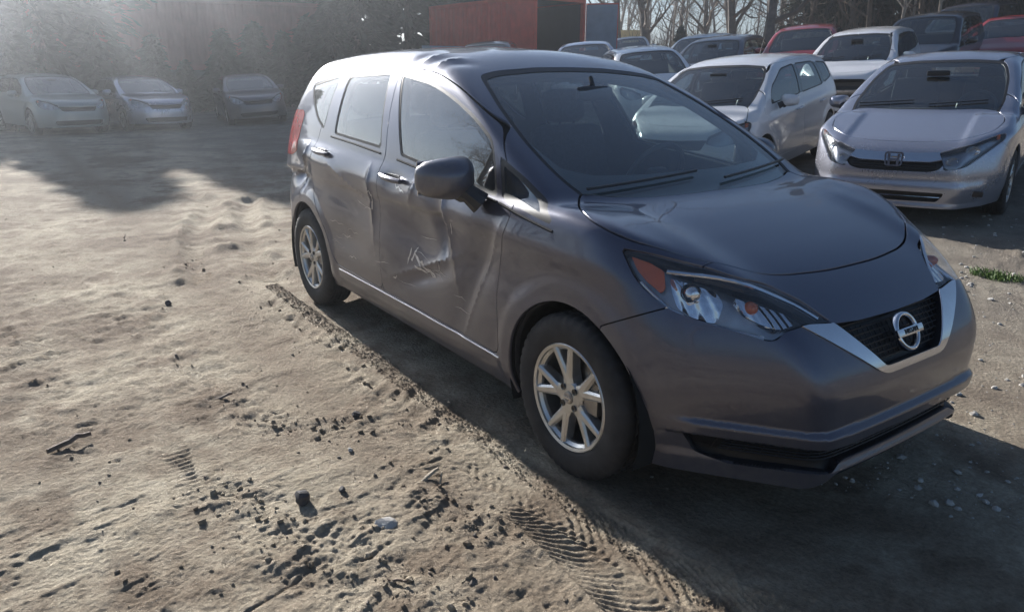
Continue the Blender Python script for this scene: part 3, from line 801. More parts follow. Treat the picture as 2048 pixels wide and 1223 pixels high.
# interior
m=MB();m.rbox((-.50,0,.80),(.62,1.36,.28),.09,7,fn=lambda x,y,z:(x,y,z-.12*max(0,x)/.31*0));m.rbox((-.62,.37,.90),(.26,.36,.14),.06,6);m.build('dashboard',M['inner'],hz)
def seat(c,wd=.50,rear=False):
    s=bpy.data.objects.new('seat',None);COL.objects.link(s);s.parent=hz;s.location=c
    m=MB();m.rbox((0,0,.0),(.52,wd,.16),.06,6);m.build('cushion',M['seat'],s)
    m=MB();rt=Euler((0,R_(-17),0)).to_matrix();m.rbox((-.30,0,.34),(.15,wd,.66),.065,7,rot=rt);m.build('backrest',M['seat'],s)
    for dy in ((0,) if not rear else(-.4,0,.4)):
        m=MB();m.rbox((-.42,dy,.76),(.11,.27,.19),.05,6,rot=rt);m.tube([(-.38,dy-.05,.70),(-.385,dy-.05,.62)],.007,6);m.tube([(-.38,dy+.05,.70),(-.385,dy+.05,.62)],.007,6);m.build('headrest',M['seat'],s)
for y in(-.37,.37): seat((-1.13,y,.50))
seat((-2.05,0,.52),1.25,True)
st=bpy.data.objects.new('steering_wheel',None);COL.objects.link(st);st.parent=hz;st.location=(-.80,.37,.93);st.rotation_euler=(0,R_(-65+0),0)
m=MB();m.tube([(.185*math.cos(a),.185*math.sin(a),0) for a in np.linspace(0,2*math.pi,33)],.015,8,cap=False);m.rbox((0,0,-.01),(.12,.13,.05),.02,5)
m.tube([(0,-.05,0),(0,-.18,0)],.014,6);m.tube([(0,.05,0),(0,.18,0)],.014,6);m.tube([(-.05,0,0),(-.18,0,0)],.014,6);m.build('steering_rim',M['black'],st)
m=MB();m.rbox((-.86,.0,1.345),(.035,.24,.070),.02,6,rot=Euler((0,0,R_(8))).to_matrix());m.tube([(-.86,0,1.36),(-.89,0,1.42)],.01,6);m.build('rear_view_mirror',M['black'],hz)
for y in(-.36,.36): 
    m=MB();m.rbox((-1.13,y,1.425),(.20,.38,.02),.009,4,rot=Euler((0,R_(12),0)).to_matrix());m.build('sun_visor',M['inner'],hz)
# bare-metal scuffs
def scuff(pts,name='bare_metal_scrape'):
    V=[onsurf(x,z,-1,.0015) for x,z in pts];m=MB();m.add(V,[tuple(range(len(V)))]);return m.build(name,M['bare'],hz)
rs=np.random.default_rng(5)
def sliver(x,z,l,w_,a,n=5):
    up=[];dn=[]
    for k in range(n+1):
        t=k/n-.5;q=(1-(2*t)**2)**.5*w_*(.4+.9*rs.random());cx_,cz_=x+t*l*math.cos(a),z+t*l*math.sin(a)+.006*rs.normal()
        up.append((cx_-q*math.sin(a),cz_+q*math.cos(a)));dn.append((cx_+q*math.sin(a)*.7,cz_-q*math.cos(a)*.7))
    return scuff(up+dn[::-1])
for x,z,l,w_,a in [(-1.235,.595,.09,.010,1.2),(-1.20,.60,.08,.006,1.0),(-1.16,.588,.10,.009,-.6),(-1.11,.575,.09,.012,-.4),(-1.07,.562,.10,.008,-.3),(-1.02,.548,.09,.007,-.35),(-1.13,.552,.12,.006,-.15),(-1.06,.545,.14,.004,-.1),(-1.37,.455,.05,.006,.1),(-.95,.60,.05,.004,1.5),(-1.18,.63,.05,.004,.7),
 (-2.0,.552,.13,.005,.08),(-1.9,.60,.16,.002,.02),(-2.1,.62,.2,.002,-.02),(-1.30,.905,.11,.007,-.2),(-1.605,.80,.10,.004,1.5),(-1.625,.855,.06,.004,-.4),(-1.9,.45,.12,.003,.05),(-.80,.80,.05,.004,1.5),(-2.62,.86,.09,.010,.9),(-2.70,.84,.08,.012,.3)]: sliver(x,z,l,w_,a)
for k in range(16): sliver(-2.15+1.5*rs.random(),.42+.38*rs.random(),.05+.18*rs.random(),.0012,.12*rs.normal(),3)
# ---------------------------------------------------------------- ground
def vnoise(x,y,seed=0):
    xi=np.floor(x).astype(np.int64);yi=np.floor(y).astype(np.int64);u=x-xi;v=y-yi;u=u*u*(3-2*u);v=v*v*(3-2*v)
    def h(a,b):
        n=(a*374761393+b*668265263+seed*982451653)&0xffffffff;n=((n^(n>>13))*1274126177)&0xffffffff;n=n^(n>>16)
        return (n&0xffff)/65535.0
    return (h(xi,yi)*(1-u)+h(xi+1,yi)*u)*(1-v)+(h(xi,yi+1)*(1-u)+h(xi+1,yi+1)*u)*v
def fbm(x,y,sc,oc=3,seed=0,ridge=False):
    t=np.zeros_like(x);a=1.0;tot=0
    for i in range(oc):
        n=vnoise(x/sc+17.3*i,y/sc-9.1*i,seed+i)
        if ridge: n=1-abs(2*n-1)
        t+=a*n;tot+=a;a*=.5;sc*=.5
    return t/tot
def base_h(x,y):
    s=np.clip((y-3.95)/.7,-30,60);h=.098*.7*np.logaddexp(0,s)
    h=np.where(h>2.9,2.9+(h-2.9)*.15,h)
    return h
def polyd(x,y,L):
    """distance to a polyline and arc length along it, signed side"""
    best=np.full(x.shape,1e9);arc=np.zeros(x.shape);sd=np.zeros(x.shape);s0=0
    for (ax_,ay),(bx,by) in zip(L[:-1],L[1:]):
        ex,ey=bx-ax_,by-ay;l=math.hypot(ex,ey);t=np.clip(((x-ax_)*ex+(y-ay)*ey)/l**2,0,1)
        dx,dy=x-ax_-ex*t,y-ay-ey*t;d=np.hypot(dx,dy);m=d<best
        best=np.where(m,d,best);arc=np.where(m,s0+t*l,arc);sd=np.where(m,np.sign(ex*dy-ey*dx)*d,sd);s0+=l
    return best,arc,sd
def track(x,y,L,w,per,amp,slant,rut=.008,seed=0,chev=0):
    d,a,s=polyd(x,y,L);u=s/w
    ends=sstep(0,.12,a)*sstep(0,.12,sum(math.dist(p,q) for p,q in zip(L[:-1],L[1:]))-a)
    m=sstep(1.0,.86,np.abs(u))*ends
    wob=.9*(fbm(x,y,.14,3,seed+5)-.5)
    ph=2*math.pi*((a+slant*s+(.45*s*s/w if chev else 0))/per+wob)
    q=np.sin(ph);rid=np.sign(q)*np.abs(q)**.6
    fade=sstep(.38,.60,fbm(x,y,.16,3,seed+9))
    rim=gauss((np.abs(u)-1.02),.09)*ends
    return m*(rid*amp*(.25+.75*fade)-rut)+rim*rut*.9*(.4+.8*fbm(x,y,.07,2,seed+3))
TRK=[([(-.32,-1.045),(-.14,-1.03),(.16,-.985),(.53,-.945),(.86,-.885),(1.2,-.80)],.10),([(.02,-1.10),(.17,-1.085),(.43,-1.095),(.75,-1.13),(1.0,-1.17)],.09),([(-1.15,-1.98),(-.75,-2.015),(-.46,-2.04),(-.25,-2.05)],.055)]
def ground_h(x,y,fine=True):
    h=base_h(x,y)
    far=np.hypot(x-CX[0],y-CX[1])
    h=h+.05*(fbm(x,y,3.2,2,3)-.5)*sstep(1.0,3.0,np.maximum(np.abs(y),np.abs(x+1.3)-1.4))
    if not fine: return h-.01
    # lumps, cakes and cracks of half-dried mud, drawn out across the tracks
    c,s=math.cos(.35),math.sin(.35);xr=x*c+y*s;yr=-x*s+y*c
    zone=sstep(-.55,-1.05,y)+sstep(-2.9,-3.6,x)*(y>-1.05)+sstep(2.0,3.2,y);zone=np.clip(zone,0,1)
    tm=0
    for L,w_ in TRK:
        d,a,sd=polyd(x,y,L);tm=np.maximum(tm,sstep(w_*1.25,w_*.8,d))
    zone=zone*(1-.85*tm)
    patch=fbm(x,y,.9,3,11)
    n1=fbm(xr*1.6,yr*.8,.34,3,21,False);n2=fbm(xr*1.8,yr*.75,.10,3,31)
    rough=.3+1.0*sstep(.42,.62,patch)
    h=h+zone*(.019*(n1-.5)+.008*(sstep(.50,.70,n2)-.25)*rough*sstep(.40,.60,fbm(x,y,1.3,2,91)))
    h=h+(.0085*(fbm(x,y,.040,3,41)-.5)+.004*(fbm(x,y,.012,1,43)-.5))*(.5+.8*rough)*np.clip(zone+.35,0,1)
    pit=fbm(xr*2.2,yr*.7,.16,2,51);cr_=fbm(xr*2.6,yr*.8,.30,3,51,True);h=h-.007*zone*sstep(.90,.97,cr_)*sstep(.45,.62,fbm(x,y,.6,2,95));h=h+.005*zone*sstep(.60,.70,pit)*sstep(.4,.6,fbm(x,y,.5,2,96))
    # churned bands
    for L,w_,am in (([(-5.6,-1.5),(-3.2,-1.02),(-1.8,-1.04),(-.9,-1.12),(-.3,-1.12)],.13,.030),([(-.62,-1.98),(-.45,-1.86),(-.2,-1.80)],.14,.045),([(-1.1,-1.65),(-.9,-1.45),(-.8,-1.30)],.07,.03),([(-6.5,-2.1),(-4.0,-1.9),(-2.2,-1.75),(-1.2,-1.7)],.16,.032),([(-4.2,-2.6),(-2.6,-2.35),(-1.3,-2.3)],.14,.028),([(-.15,-1.35),(.05,-1.25),(.25,-1.22)],.10,.035),([(.05,-1.75),(.3,-1.55),(.45,-1.5)],.13,.03),([(-7.8,-.75),(-5.9,-1.05),(-5.2,-1.2),(-4.4,-1.4),(-3.4,-1.55)],.10,.05)):
        d,a,sd=polyd(x,y,L);m=gauss(d,w_);h=h+(1-.9*tm)*m*am*.40*(fbm(x,y,.075,5,61)-.5)*1.6+m*.004*(sstep(.55,.66,fbm(x,y,.030,2,66)))
    # wheel ruts further back
    for L in ([(-7.9,-.45),(-6.9,-.45),(-5.3,-.95),(-4.3,-1.2),(-3.5,-1.3)],[(-7.0,.0),(-6.4,-.2),(-5.0,-.55),(-4.2,-.78),(-3.4,-.85)]):
        d,a,sd=polyd(x,y,L);h=h-.036*gauss(d,.08)*(.4+fbm(x,y,.4,2,72))+.045*gauss(d-.16,.05)*(.2+fbm(x,y,.10,3,71))*sstep(.3,.6,fbm(x,y,.35,2,73))
        h=h+.006*np.sin(2*math.pi*(a/.07+.8*fbm(x,y,.2,2,74)))*sstep(.09,.05,d)
    h=h+track(x,y,[(-.32,-1.045),(-.14,-1.03),(.16,-.985),(.53,-.945),(.86,-.885),(1.2,-.80)],.100,.050,.0038,1.7,.006,1,1)
    h=h+track(x,y,[(.02,-1.10),(.17,-1.085),(.43,-1.095),(.75,-1.13),(1.0,-1.17)],.090,.032,.0036,-.8,.006,2,1)
    h=h+track(x,y,[(-1.15,-1.98),(-.75,-2.015),(-.46,-2.04),(-.25,-2.05)],.055,.034,.0034,.15,.004,3)
    h=h+track(x,y,[(-3.0,-1.00),(-2.0,-1.0),(-1.1,-1.02),(-.5,-1.04)],.10,.12,.006,1.1,.002,4)
    # the car's own wheels stand flush
    for cx in (0,-2.6):
        for sg in(-1,1): h=h*(1-gauss(np.hypot((x-cx),(y-sg*.74)),.13))
    return h
rl_=[.03,.15,.30,.45,.60,.72,.84,.95]
while rl_[-1]<75: rl_.append(rl_[-1]+.0048+.0102*max(0,rl_[-1]-2.5))
r=np.array(rl_);nr=len(r);th=np.radians(np.concatenate([np.linspace(92,200,620),np.linspace(202,450,110)]));na=len(th)
RR,TH=np.meshgrid(r,th,indexing='ij');gx=(CX[0]+RR*np.cos(TH)).ravel();gy=(CX[1]+RR*np.sin(TH)).ravel()
gz=ground_h(gx,gy)
i_,j_=np.meshgrid(np.arange(nr-1),np.arange(na),indexing='ij');i_=i_.ravel();j_=j_.ravel();j2=(j_+1)%na
GQ=np.stack([i_*na+j_,(i_+1)*na+j_,(i_+1)*na+j2,i_*na+j2],1)
def mud_material():
    m,nt,b,o=newmat('mud');tc=nt.nodes.new('ShaderNodeTexCoord');P_=tc.outputs['Object']
    n1=noise(nt,.9,7,.6);n2=noise(nt,7,7,.68);n3=noise(nt,60,4,.7);n4=noise(nt,260,3,.7);n5=noise(nt,2.6,5,.6)
    dry=ramp(nt,n2.outputs[0],.32,.70,(.37,.31,.225),(.59,.515,.395))
    damp=ramp(nt,n2.outputs[0],.3,.7,(.145,.100,.066),(.29,.225,.16))
    f=ramp(nt,n1.outputs[0],.44,.58,0.0,1.0);f2=ramp(nt,n5.outputs[0],.46,.62,0.0,1.0)
    fm=mth(nt,'MAXIMUM',mth(nt,'MULTIPLY',f.outputs[0],.95),mth(nt,'MULTIPLY',f2.outputs[0],.85))
    sy=nt.nodes.new('ShaderNodeSeparateXYZ');nt.links.new(P_,sy.inputs[0])
    dy=mth(nt,'ABSOLUTE',mth(nt,'ADD',sy.outputs['Y'],mth(nt,'ADD',mth(nt,'MULTIPLY',n1.outputs[0],.5),1.08)))
    lane_=mth(nt,'MULTIPLY',mth(nt,'SUBTRACT',1.0,mth(nt,'MULTIPLY',dy,2.6),True),ramp(nt,n2.outputs[0],.3,.6,.3,1.0).outputs[0])
    fm=mth(nt,'MAXIMUM',fm,lane_)
    c=mixc(nt,fm,dry.outputs[0],damp.outputs[0])
    sp=ramp(nt,n3.outputs[0],.30,.72,.70,1.18);c=mixc(nt,1.0,c,sp.outputs[0],'MULTIPLY')
    g=ramp(nt,n4.outputs[0],.60,.75,0.0,1.0);c=mixc(nt,mth(nt,'MULTIPLY',g.outputs[0],.45),c,(.50,.47,.42))
    g2=ramp(nt,n4.outputs[0],.25,.38,1.0,0.0);c=mixc(nt,mth(nt,'MULTIPLY',g2.outputs[0],.55),c,(.07,.055,.045))
    # blackish gravel and cinders away from the muddy lane
    spx=nt.nodes.new('ShaderNodeSeparateXYZ');nt.links.new(P_,spx.inputs[0])
    gy_=ramp(nt,mth(nt,'MULTIPLY',mth(nt,'ADD',spx.outputs['Y'],mth(nt,'MULTIPLY',n1.outputs[0],2.5)),.1),.12,.38,0.0,1.0)
    vor=nt.nodes.new('ShaderNodeTexVoronoi');vor.inputs['Scale'].default_value=55;nt.links.new(P_,vor.inputs['Vector'])
    gr=ramp(nt,n4.outputs[0],.35,.7,(.095,.085,.075),(.33,.30,.26));c=mixc(nt,mth(nt,'MULTIPLY',gy_.outputs[0],.65),c,gr.outputs[0])
    nt.links.new(c,b.inputs['Base Color']);pset(b,rough=.93,spec=.25)
    h=mth(nt,'ADD',mth(nt,'MULTIPLY',n3.outputs[0],1.0),mth(nt,'MULTIPLY',n4.outputs[0],.45))
    h=mth(nt,'ADD',h,mth(nt,'MULTIPLY',vor.outputs['Distance'],.35))
    bump(nt,b,h,1.0,.016);return m
M['mud']=mud_material()
g=npmesh('ground',np.stack([gx,gy,gz],1),GQ,M['mud'],None);tag(g,kind='structure')
# coarse land beyond and behind, under the fine sheet
n=150;q=np.linspace(-1,1,n);q=np.sign(q)*np.abs(q)**1.8*280;X,Y=np.meshgrid(q,q,indexing='ij')
Z=ground_h(X.ravel()+0,Y.ravel(),False)
Z=Z-.25*(np.hypot(X.ravel()-CX[0],Y.ravel()-CX[1])<70)
i=(np.arange(n-1)[:,None]*n+np.arange(n-1)[None]).ravel()
o=npmesh('ground',np.stack([X.ravel(),Y.ravel(),Z],1),np.stack([i,i+n,i+n+1,i+1],1),M['mud'],None);tag(o,kind='structure')
def gh(x,y): return float(ground_h(np.array([float(x)]),np.array([float(y)]))[0])
# ---------------------------------------------------------------- stones, clods, bark
def stone_mesh(seed,flat=.6,ang=1.0,sub=2):
    rg=np.random.default_rng(seed);bm=bmesh.new();bmesh.ops.create_icosphere(bm,subdivisions=sub,radius=1)
    dirs=rg.normal(size=(9,3));dirs/=np.linalg.norm(dirs,axis=1,keepdims=True);ds=.62+.3*rg.random(9)
    for v in bm.verts:
        p=np.array(v.co)
        for d,c in zip(dirs,ds):
            t=p@d
            if t>c: p=p-d*(t-c)*ang
        p[2]*=flat;p*=1+.06*rg.normal();v.co=p
    for f in bm.faces: f.smooth=False
    me=bpy.data.meshes.new('stone');bm.to_mesh(me);bm.free();return me
def put_stone(name,label,cat,x,y,s,mat,seed,flat=.6,rz=0,sink=.3,tilt=(0,0),group=None):
    me=stone_mesh(seed,flat,sub=2);me.materials.append(mat);o=bpy.data.objects.new(name,me);COL.objects.link(o)
    o.scale=(s,s*.8,s);o.rotation_euler=(tilt[0],tilt[1],rz);o.location=(x,y,gh(x,y)+s*flat*(1-sink)*.8);tag(o,label,cat,group);return o
M['stone_dark']=simple('dark_stone',(.075,.07,.07),.8,var=.4,scale=25,bmp=.3)
M['stone_pale']=simple('pale_stone',(.44,.42,.39),.8,var=.2,scale=20,bmp=.2)
M['stone_mid']=simple('brown_stone',(.20,.165,.13),.85,var=.35,scale=25,bmp=.3)
M['bark']=simple('bark_chip',(.16,.115,.085),.85,var=.4,scale=40,bmp=.5)
M['wood']=simple('split_wood',(.40,.33,.24),.8,var=.3,scale=50,bmp=.3)
put_stone('stone','dark rounded stone on the mud, biggest in the foreground','stone',-.38,-1.70,.036,M['stone_dark'],3,.9,.4)
put_stone('stone','pale flat stone slab lying on the mud in front','stone',-.09,-1.52,.040,M['stone_pale'],5,.30,1.0,.1,(.1,.12))
put_stone('stone','small dark stone near the car shadow beside churned mud','stone',-.91,-1.27,.022,M['stone_dark'],8,.8,1.0)
put_stone('stone','small dark stone right of the biggest dark stone','stone',-.36,-1.56,.016,M['stone_dark'],9,.8,0)
put_stone('stone','reddish small stone on the mud lane','stone',-.62,-1.42,.014,M['stone_pale'],12,.7,0)
put_stone('stone','small dark stone far up the lane left of the rear wheel','stone',-3.1,-1.62,.03,M['stone_dark'],13,.7,0)
def chip(name,label,x,y,l,w_,t,rz,mat,seed,lift=.006,tz=0):
    rg=np.random.default_rng(seed);n=7;V=[];F=[]
    for i in range(n):
        u=i/(n-1)-.5;ww=w_*(.5+.5*math.cos(u*2.4))*(.8+.4*rg.random());z=.012*math.sin(u*3)+.003*rg.normal()
        for k,(a,b) in enumerate(((-1,0),(-.4,1),(.5,.9),(1,0),(0,-.4))): V.append((u*l,ww*a/2,z+b*t))
    for i in range(n-1):
        for k in range(5): F.append((i*5+k,i*5+(k+1)%5,(i+1)*5+(k+1)%5,(i+1)*5+k))
    F+=[tuple(range(5))[::-1],tuple((n-1)*5+k for k in range(5))]
    m=MB();m.add(V,F);o=m.build(name,mat,None,smooth=False);o.location=(x,y,gh(x,y)+lift);o.rotation_euler=(0,tz,rz);tag(o,label,'wood chip');return o
chip('wood_chip','pale split wood stick lying on mud below the front wheel',-.255,-1.27,.10,.020,.008,1.75,M['wood'],1)
chip('wood_chip','thin forked twig beside the pale split stick',-.22,-1.235,.075,.008,.005,2.5,M['wood'],2)
chip('bark_piece','curled dark bark piece standing on the mud at left',-1.28,-2.33,.16,.035,.014,1.85,M['bark'],3,.014,.1)
chip('bark_piece','small red-brown bark chip in the middle of the mud lane',-1.41,-1.71,.09,.025,.008,1.2,M['bark'],4)
chip('wood_chip','small dark twig flat on the mud near the bottom edge',.20,-1.62,.07,.010,.006,.5,M['bark'],6)
# loose clods and gravel nobody could count
def scatter(name,N,fx,mat,smin,smax,seed,fl=.7,zone=None):
    rg=np.random.default_rng(seed);P=fx(rg,N);x,y=P[:,0],P[:,1]
    z=ground_h(x,y);g_=(1+5**.5)/2
    base=np.array([[-1,g_,0],[1,g_,0],[-1,-g_,0],[1,-g_,0],[0,-1,g_],[0,1,g_],[0,-1,-g_],[0,1,-g_],[g_,0,-1],[g_,0,1],[-g_,0,-1],[-g_,0,1]])/1.9
    F0=np.array([[0,11,5],[0,5,1],[0,1,7],[0,7,10],[0,10,11],[1,5,9],[5,11,4],[11,10,2],[10,7,6],[7,1,8],[3,9,4],[3,4,2],[3,2,6],[3,6,8],[3,8,9],[4,9,5],[2,4,11],[6,2,10],[8,6,7],[9,8,1]])
    s=smin+(smax-smin)*rg.random(N)**4;a=rg.random(N)*6.283;ca,sa=np.cos(a),np.sin(a)
    B=base[None]*(1+.20*rg.normal(size=(N,12,1)))*s[:,None,None];B[:,:,1]*=(.6+.4*rg.random(N))[:,None];B[:,:,2]*=fl
    V=np.stack([B[:,:,0]*ca[:,None]-B[:,:,1]*sa[:,None]+x[:,None],B[:,:,0]*sa[:,None]+B[:,:,1]*ca[:,None]+y[:,None],B[:,:,2]+z[:,None]+s[:,None]*fl*.30],2).reshape(-1,3)
    F=(F0[None]+12*np.arange(N)[:,None,None]).reshape(-1,3);o=npmesh(name,V,F,mat,None,None,False);tag(o,kind='stuff');return o
def lane(rg,N):
    r_=1.0*np.exp(rg.random(N)*2.4);t=np.radians(126+rg.random(N)*66);return np.stack([CX[0]+r_*np.cos(t),CX[1]+r_*np.sin(t)],1)
def bands(rg,N):
    L=[[(-5.6,-1.5),(-3.2,-1.02),(-1.8,-1.04),(-.9,-1.12),(-.3,-1.12)],[(-.62,-1.98),(-.45,-1.86),(-.2,-1.80)],[(-.15,-1.35),(.05,-1.25),(.25,-1.22)],[(.05,-1.75),(.3,-1.55),(.45,-1.5)],[(-1.1,-1.65),(-.9,-1.45),(-.8,-1.30)]]
    k=rg.integers(0,len(L),N);out=[]
    for i in k:
        l=L[i];j=rg.integers(0,len(l)-1);t=rg.random();out.append((l[j][0]+(l[j+1][0]-l[j][0])*t+rg.normal()*.09,l[j][1]+(l[j+1][1]-l[j][1])*t+rg.normal()*.07))
    return np.array(out)
def gravel(rg,N):
    r_=2.6*np.exp(rg.random(N)*1.8);t=np.radians(100+rg.random(N)*26);return np.stack([CX[0]+r_*np.cos(t),CX[1]+r_*np.sin(t)],1)
def strip(rg,N): return np.stack([-3.2+4.6*rg.random(N),-.88-.10*rg.random(N)**1.5],1)
scatter('clods',1500,lane,M['mud'],.0014,.009,1)
scatter('clods',460,bands,M['mud'],.0022,.016,2,.8)
scatter('gravel',2200,gravel,M['stone_pale'],.003,.020,3,.6)
scatter('gravel',7000,strip,M['mud'],.0022,.006,4,.7)
scatter('dark_gravel',500,lane,M['stone_mid'],.0016,.010,5,.8)
# grass tuft by the silver sedan
M['grass']=simple('grass_blade',(.10,.17,.035),.6,var=.3,scale=9)
def grass(name,cx,cy,N,R,hh,seed):
    rg=np.random.default_rng(seed);a=rg.random(N)*6.28;rr=R*rg.random(N)**.7;x=cx+rr*np.cos(a)*1.8;y=cy+rr*np.sin(a);z=ground_h(x,y)
    b=rg.random(N)*6.28;l=hh*(.4+.7*rg.random(N));w_=.003+0*l;dx,dy=np.cos(b),np.sin(b);ln=.5*l
    V=np.stack([np.stack([x-dy*w_,y+dx*w_,z-.002],1),np.stack([x+dy*w_,y-dx*w_,z-.002],1),np.stack([x+dx*ln*.4+dy*w_*.7,y+dy*ln*.4-dx*w_*.7,z+l*.6],1),np.stack([x+dx*ln*1.1,y+dy*ln*1.1,z+l],1)],1).reshape(-1,3)
    F=(np.array([[0,1,2],[0,2,3]])[None]+4*np.arange(N)[:,None,None]).reshape(-1,3);o=npmesh(name,V,F,M['grass'],None,None,False);tag(o,kind='stuff')
grass('grass',-.31,3.44,420,.10,.05,1);grass('grass',.0,3.6,260,.12,.04,2);grass('grass',-.9,3.3,160,.10,.04,3)
# ---------------------------------------------------------------- containers
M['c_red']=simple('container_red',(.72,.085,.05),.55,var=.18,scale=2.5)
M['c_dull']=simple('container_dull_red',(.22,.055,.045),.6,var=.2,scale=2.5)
M['c_grey']=simple('container_grey',(.26,.31,.38),.6,var=.12,scale=3)
M['c_dark']=simple('container_dark',(.07,.085,.08),.7,var=.2,scale=3)
M['c_in']=simple('container_inside',(.045,.05,.062),.8,var=.2,scale=2)
def container(loc,rz,L,mat,label,open_end=True,name='shipping_container',dr=True):
    """length along +x (going back), door end at x=0, side facing -y"""
    W,H=2.44,2.59;t=empty(name,label,'container',loc,rz)
    def corr(m,x0,x1,y,z0,z1,amp=.036,per=.28,ax='x'):
        V=[];F=[];x=x0;k=0;pts=[]
        while x<x1-.01:
            for dx,dd in((0,0),(.07,0),(.14,amp),(.21,amp)):
                if x+dx<x1: pts.append((x+dx,dd))
            x+=per
        pts.append((x1,0))
        for (a,d) in pts:
            for z in(z0,z1): V.append((a,y+d,z) if ax=='x' else (y+d,a,z))
        F=[(2*i,2*i+1,2*i+3,2*i+2) for i in range(len(pts)-1)];m.add(V,F)
    m=MB();corr(m,.12,L-.12,.03,.16,H-.12);m.build('side_wall',mat,t,smooth=False)
    m=MB();corr(m,.12,L-.12,W-.07,.16,H-.12);m.build('side_wall',mat,t,smooth=False)
    m=MB();corr(m,.12,W-.12,L-.07,.16,H-.12,ax='y');m.build('end_wall',mat,t,smooth=False)
    m=MB();m.box((L/2,W/2,H-.035),(L-.04,W-.04,.05));m.build('roof',mat,t,smooth=False)
    m=MB();m.box((L/2,W/2,.13),(L-.1,W-.1,.06));m.build('floor',M['c_in'],t,smooth=False)
    if open_end:
        m=MB();m.box((L/2,.10,H/2),(L-.3,.02,H-.3));m.box((L/2,W-.10,H/2),(L-.3,.02,H-.3));m.box((L-.14,W/2,H/2),(.02,W-.24,H-.3));m.box((L/2,W/2,H-.09),(L-.3,W-.24,.02));m.build('shade_lining',M['c_in'],t,smooth=False)  # dark panels added inside, standing in for shade in the open box
    for y in(.05,W-.05):
        for z,hh in((.08,.16),(H-.06,.12)):
            m=MB();m.box((L/2,y,z),(L-.2,.10,hh));m.build('rail',mat,t,smooth=False)
        for x in(.08,L-.08): m=MB();m.box((x,y,H/2),(.16,.115,H));m.build('corner_post',mat,t,smooth=False)
    m=MB();m.box((.06,W/2,H-.06),(.12,W-.2,.125));m.box((.06,W/2,.08),(.12,W-.2,.165));m.build('door_frame',mat,t,smooth=False)
    def door(y,ang,sg,dm,inner):
        d=bpy.data.objects.new('door',None);COL.objects.link(d);d.parent=t;d.location=(-.01,y,0);d.rotation_euler=(0,0,ang)
        m=MB();m.box((0,sg*.58,H/2+.01),(.035,1.14,H-.28));m.build('door_panel',dm,d,smooth=False)
        if inner is not None:
            m=MB();m.box((.022,sg*.58,H/2),(.006,1.08,H-.36));m.build('door_lining',inner,d,smooth=False)
            for z in(.75,1.45,2.1): m=MB();m.box((.03,sg*.58,z),(.012,1.06,.03));m.build('door_rib',inner,d,smooth=False)
        for yy in(.30,.86):
            m=MB();m.tube([(-.05,sg*yy,.16),(-.05,sg*yy,H-.14)],.02,6);m.box((-.045,sg*yy,.75),(.05,.09,.05));m.box((-.045,sg*yy,1.9),(.05,.09,.05));m.box((-.07,sg*(yy+.12),1.15),(.02,.30,.035));m.build('lock_rod',M['alloy'],d,smooth=False)
        return d
    if open_end:
        door(.0,math.radians(125),1,mat,M['c_grey']);door(W+.05,math.radians(-268),-1,mat,None)
    else:
        door(.06,0,1,mat,None);door(W-.06,0,-1,mat,None)
    return t
def dirpt(px,dist):
    """ground point in the direction of photo column px, dist metres from the camera"""
    d=cf+cr*((px-1024)/1455.6);d=Vector((d.x,d.y,0)).normalized();return CX[0]+d.x*dist,CX[1]+d.y*dist
xA,yA=dirpt(1063,26.0);vd=Vector((xA-CX[0],yA-CX[1],0)).normalized();rd=Vector((vd.y,-vd.x,0))
ca=math.radians(43);xd=vd*math.cos(ca)-rd*math.sin(ca);yd=Vector((-xd.y,xd.x,0))
ox=Vector((xA,yA,0))-yd*2.44;gzc=gh(ox.x,ox.y)+.28
ct=container((ox.x,ox.y,gzc),math.atan2(xd.y,xd.x),6.06,M['c_red'],'red shipping container with its doors standing open')
for k,(a,b) in enumerate(((.3,.3),(.3,2.1),(5.7,.3),(5.7,2.1))):
    p=ox+xd*a+yd*b;bk=MB();bk.box((p.x,p.y,gzc-.20),(.4,.4,.5));tag(bk.build('timber_block',M['tyre'],None,smooth=False),['timber block under the near right corner of the open container','timber block under the near left corner of the open container','timber block under the far right corner of the open container','timber block under the far left corner of the open container'][k],'block')
for k,ch in enumerate('45G1'):
    pass
tx=text_mesh('4\n5\nG\n1',.20,.004,M['stone_pale'],ct,(.95,2.445,1.85),(math.pi/2,0,math.pi),'container_marking')
c2x,c2y=dirpt(470,35);cd=Vector((c2x-CX[0],c2y-CX[1],0)).normalized();crd=Vector((cd.y,-cd.x,0))
st0=Vector((c2x,c2y,0))+crd*6.1;gs=gh(c2x,c2y)
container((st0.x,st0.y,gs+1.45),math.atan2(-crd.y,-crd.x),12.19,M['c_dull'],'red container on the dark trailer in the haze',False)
tr=empty('semi_trailer','dark flat trailer carrying the hazy red container','trailer',(st0.x,st0.y,gs),math.atan2(-crd.y,-crd.x))
m=MB();m.box((6.1,1.22,1.33),(12.2,2.3,.20));m.build('bed',M['c_dark'],tr,smooth=False)
for yy in(-.02,2.46): m=MB();m.box((6.1,yy,.85),(12.2,.03,.85));m.build('side_skirt',M['c_dark'],tr,smooth=False)
for xx in(1.4,2.7,10.2):
    for yy in(.15,2.29): m=MB();m.lathe([(0,.14),(.30,.14),(.50,.12),(.52,.0),(.50,-.12),(.30,-.14),(0,-.14)],22,(xx,yy,.52),'y');m.build('tyre',M['tyre'],tr)
px_,py_=dirpt(915,23.5)
ob=empty('sheet_panel','pale blue-grey flat sheet standing before the red container','panel',(px_,py_,gh(px_,py_)),math.atan2(cd.y,cd.x))
m=MB();m.box((0,0,1.0),(.05,1.9,1.5));m.build('sheet',M['c_grey'],ob);m=MB();m.box((-.05,.7,.6),(.05,.07,1.3));m.box((-.05,-.7,.6),(.05,.07,1.3));m.build('support',M['c_grey'],ob)
